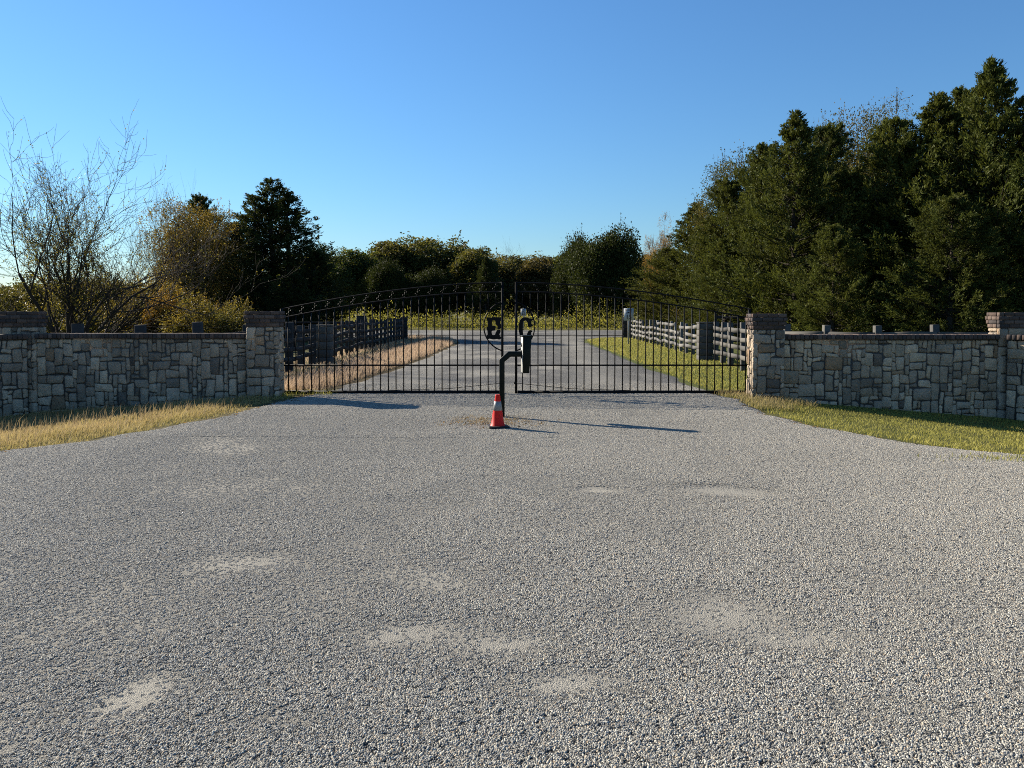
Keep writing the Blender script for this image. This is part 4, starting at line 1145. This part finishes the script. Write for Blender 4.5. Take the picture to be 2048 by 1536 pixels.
# ------------------------------------------------------------------ grasses
def blades(name, x, y, hgt, wid, lean, mat, label, seed, zf=h_ground, tint=None, bias=(0.25, -0.05), cat='grass', zoff=-.01):
    r = np.random.default_rng(seed); n = len(x)
    z = zf(x, y) + zoff
    a = r.uniform(0, 6.283, n); ld = np.stack([np.cos(a) * lean + bias[0], np.sin(a) * lean + bias[1]], -1) * hgt[:, None] * r.uniform(.2, 1.0, (n, 1))
    f = r.uniform(0, 6.283, n); s = np.stack([np.cos(f), np.sin(f), np.zeros(n)], -1) * wid[:, None] * .5
    b = np.stack([x, y, z], -1)
    m = b + np.concatenate([ld * .35, (hgt * .6)[:, None]], 1); t = b + np.concatenate([ld, hgt[:, None]], 1)
    V = np.stack([b - s, b + s, m + s * .75, m - s * .75, t], 1).reshape(-1, 3)
    i = np.arange(n)[:, None] * 5
    Q = i + np.array([[0, 1, 2, 3]]); Tt = i + np.array([[3, 2, 4]])
    tn = r.uniform(0, 1, n) if tint is None else np.clip(tint, 0, 1)
    return link(name, mesh_np(name, V, [Q, Tt], {'tint': np.repeat(tn, 5), 'tipward': np.tile([0, 0, .5, .5, 1.0], n)}, mat), label=label, cat=cat, kind='stuff')

def scatter(n, x0, x1, y0, y1, keep, seed):
    r = np.random.default_rng(seed); x = r.uniform(x0, x1, n); y = r.uniform(y0, y1, n); k = keep(x, y, r); return x[k], y[k]

U = lambda r, n: r.uniform(0, 1, n)
# tall dry grass before the left wall
x, y = scatter(95000, -11.5, -4.2, 8.3, 15.0, lambda x, y, r: (x < edge_l(y) + .30 * (vnoise(x * 5, y * 5, 191) - .55)) & (y < 14.95 - np.clip(-9.1 - x, 0, 9)) & (x > -.74 * y - .9) & (U(r, len(x)) < .25 + .75 * vnoise(x * 3, y * 3, 91)), 201)
d = edge_l(y) - x
hg = np.interp(d, [0, .25, .8, 1.6, 3], [.035, .07, .125, .12, .06]) * (.5 + fbm(x * 1.6, y * 1.6, 92)) * np.random.default_rng(1).uniform(.5, 1.25, len(x))
blades('verge_grass', x, y, hg, np.random.default_rng(12).uniform(.004, .011, len(x)), .65, M_DRYG, 'knee high dry grass between the driveway and the left wall', 301, tint=fbm(x * 1.2, y * 1.2, 95) * 1.1 - .45 + .4 * sstep(.3, 1.2, d) + np.random.default_rng(13).uniform(0, .6, len(x)), bias=(.45, -.05))
x, y = scatter(5000, -11, -4.5, 8.6, 14.4, lambda x, y, r: (x < edge_l(y) - .3) & (x > -.74 * y - .9) & (y < 14.6 - np.clip(-9.1 - x, 0, 9)) & (U(r, len(x)) < vnoise(x * 2, y * 2, 93) * .9), 202)
blades('seed_stalks', x, y, np.random.default_rng(2).uniform(.14, .28, len(x)), np.full(len(x), .008), .35, M_WEED, 'taller brown seed stalks standing in the dry grass', 302, bias=(.3, .0))
# mown grass before the right wall
x, y = scatter(75000, 4.1, 11.5, 7.4, 15.0, lambda x, y, r: (x > edge_r(y) - .30 * (vnoise(x * 5, y * 5, 192) - .55)) & (y < 14.95 - np.clip(x - 9.2, 0, 9)) & (x < .74 * y + .9) & (U(r, len(x)) < .35 + .65 * vnoise(x * 4, y * 4, 94)), 203)
d = x - edge_r(y)
hg = np.interp(d, [0, .3, 1], [.05, .04, .036]) * np.random.default_rng(3).uniform(.5, 1.5, len(x))
blades('front_lawn', x, y, hg, np.full(len(x), .0075), .6, M_LAWN, 'short mown grass before the right wall', 303, tint=fbm(x * .9, y * .9, 96) * 1.4 - .05 + .6 * np.exp(-d * 2))
x, y = scatter(5000, 3.6, 5.6, 13.0, 15.5, lambda x, y, r: (np.abs(x - edge_r(y) - .2) < .35) | ((y > 14.0) & (x > 4.2)), 204)
blades('pillar_weeds', x, y, np.random.default_rng(4).uniform(.05, .17, len(x)), np.full(len(x), .007), .6, M_DRYG, 'dry weeds round the foot of the right gate pillar', 304)
x, y = scatter(2600, -5.2, -3.5, 14.6, 15.7, lambda x, y, r: (U(r, len(x)) < .15 + vnoise(x * 3, y * 3, 97) * .8) & ((x < -4.2) | (y > 15.1)), 205)
blades('pillar_tufts', x, y, np.random.default_rng(5).uniform(.04, .13, len(x)), np.full(len(x), .007), .6, M_LAWN, 'green tufts round the foot of the left gate pillar', 305)
# straggling weeds on the gravel round the post
x, y = scatter(5200, -1.1, 0.75, 10.75, 12.2, lambda x, y, r: U(r, len(x)) < 1.3 * np.exp(-((x + .25) / .62) ** 2 - ((y - 11.45 + .1 * x) / .38) ** 2) * (vnoise(x * 9, y * 9, 98) > .42), 206)
blades('post_weeds', x, y, np.random.default_rng(6).uniform(.015, .07, len(x)), np.full(len(x), .006), 1.3, M_WEED, 'straggly dead weeds on the gravel round the keypad post', 306, zf=h_road)
x, y = scatter(2600, 4.5, 7.2, 8.0, 9.0, lambda x, y, r: U(r, len(x)) < np.exp(-((x - 5.55) / .6) ** 2 - ((y - 8.55) / .16) ** 2) * (.4 + vnoise(x * 6, y * 6, 99)), 207)
blades('stray_grass_patch', x, y, np.random.default_rng(7).uniform(.03, .08, len(x)), np.full(len(x), .008), .7, M_LAWN, 'stray patch of grass on the gravel at the right edge', 307, zf=lambda a, b: h_ground(a, b) + .03)
# verges behind the gate
x, y = scatter(80000, -7.5, -2.6, 15.7, 52, lambda x, y, r: (x < np.interp(y, EDGE_Y, EDGE_L) - .05) & (U(r, len(x)) < np.interp(y, [15.7, 22, 35, 52], [1, .8, .5, .4])) & ((x > -4.9) | (U(r, len(x)) < .35)), 208)
d = np.interp(y, EDGE_Y, EDGE_L) - x
blades('straw_verge', x, y, np.interp(d, [0, .2, 1.2, 2.2], [.06, .2, .26, .10]) * np.random.default_rng(8).uniform(.5, 1.4, len(x)), np.interp(y, [15, 50], [.012, .03]), .5, M_STRAW, 'pale straw coloured grass on the left verge behind the gate', 308)
x, y = scatter(60000, 3.6, 8.5, 15.6, 52, lambda x, y, r: (x > np.interp(y, EDGE_Y, EDGE_R) + .03) & (U(r, len(x)) < np.interp(y, [15.7, 22, 35, 52], [1, .8, .5, .4])), 209)
d = x - np.interp(y, EDGE_Y, EDGE_R)
blades('right_lawn', x, y, .055 * np.random.default_rng(9).uniform(.5, 1.5, len(x)), np.interp(y, [15, 50], [.012, .035]), .7, M_LAWN, 'sunlit green lawn on the right verge behind the gate', 309, tint=fbm(x * .7, y * .7, 98) * 1.2 - .1 + .7 * np.exp(-d * 2.5))
# fallen leaves and bits along the gravel edges
r = np.random.default_rng(401); n = 2600
y = r.uniform(8.6, 15.2, n); side = r.integers(0, 2, n)
x = np.where(side == 0, edge_l(y) + r.normal(.05, .16, n), edge_r(y) - r.normal(.05, .16, n))
k = r.uniform(0, 1, n) < vnoise(x * 1.5, y * 1.5, 411); x, y = x[k], y[k]
xi = r.normal(-.35, .45, 230); yi = r.normal(11.35, .25, 230); x = np.concatenate([x, xi]); y = np.concatenate([y, yi])
xr = r.uniform(4.4, 8, 260); yr = r.uniform(16, 40, 260); x = np.concatenate([x, xr]); y = np.concatenate([y, yr])
n = len(x); P = np.stack([x, y, zdrive(x, y) * (y < 15.5) + (h_ground(x, y) + .03) * (y >= 15.5) + .012], -1)
a = r.uniform(0, 6.28, n); D = np.stack([np.cos(a), np.sin(a), r.normal(0, .2, n)], -1)
V, F, T = cards(P, D, r.uniform(.02, .055, n), r.uniform(.006, .02, n), r, r.uniform(0, 1, n))
link('leaf_litter', mesh_np('leaf_litter', V, F, {'tint': T}, M_LEAF), label='scattered brown fallen leaves along the gravel edges', cat='leaf litter', kind='stuff', color=(.12, .075, .040, .2))
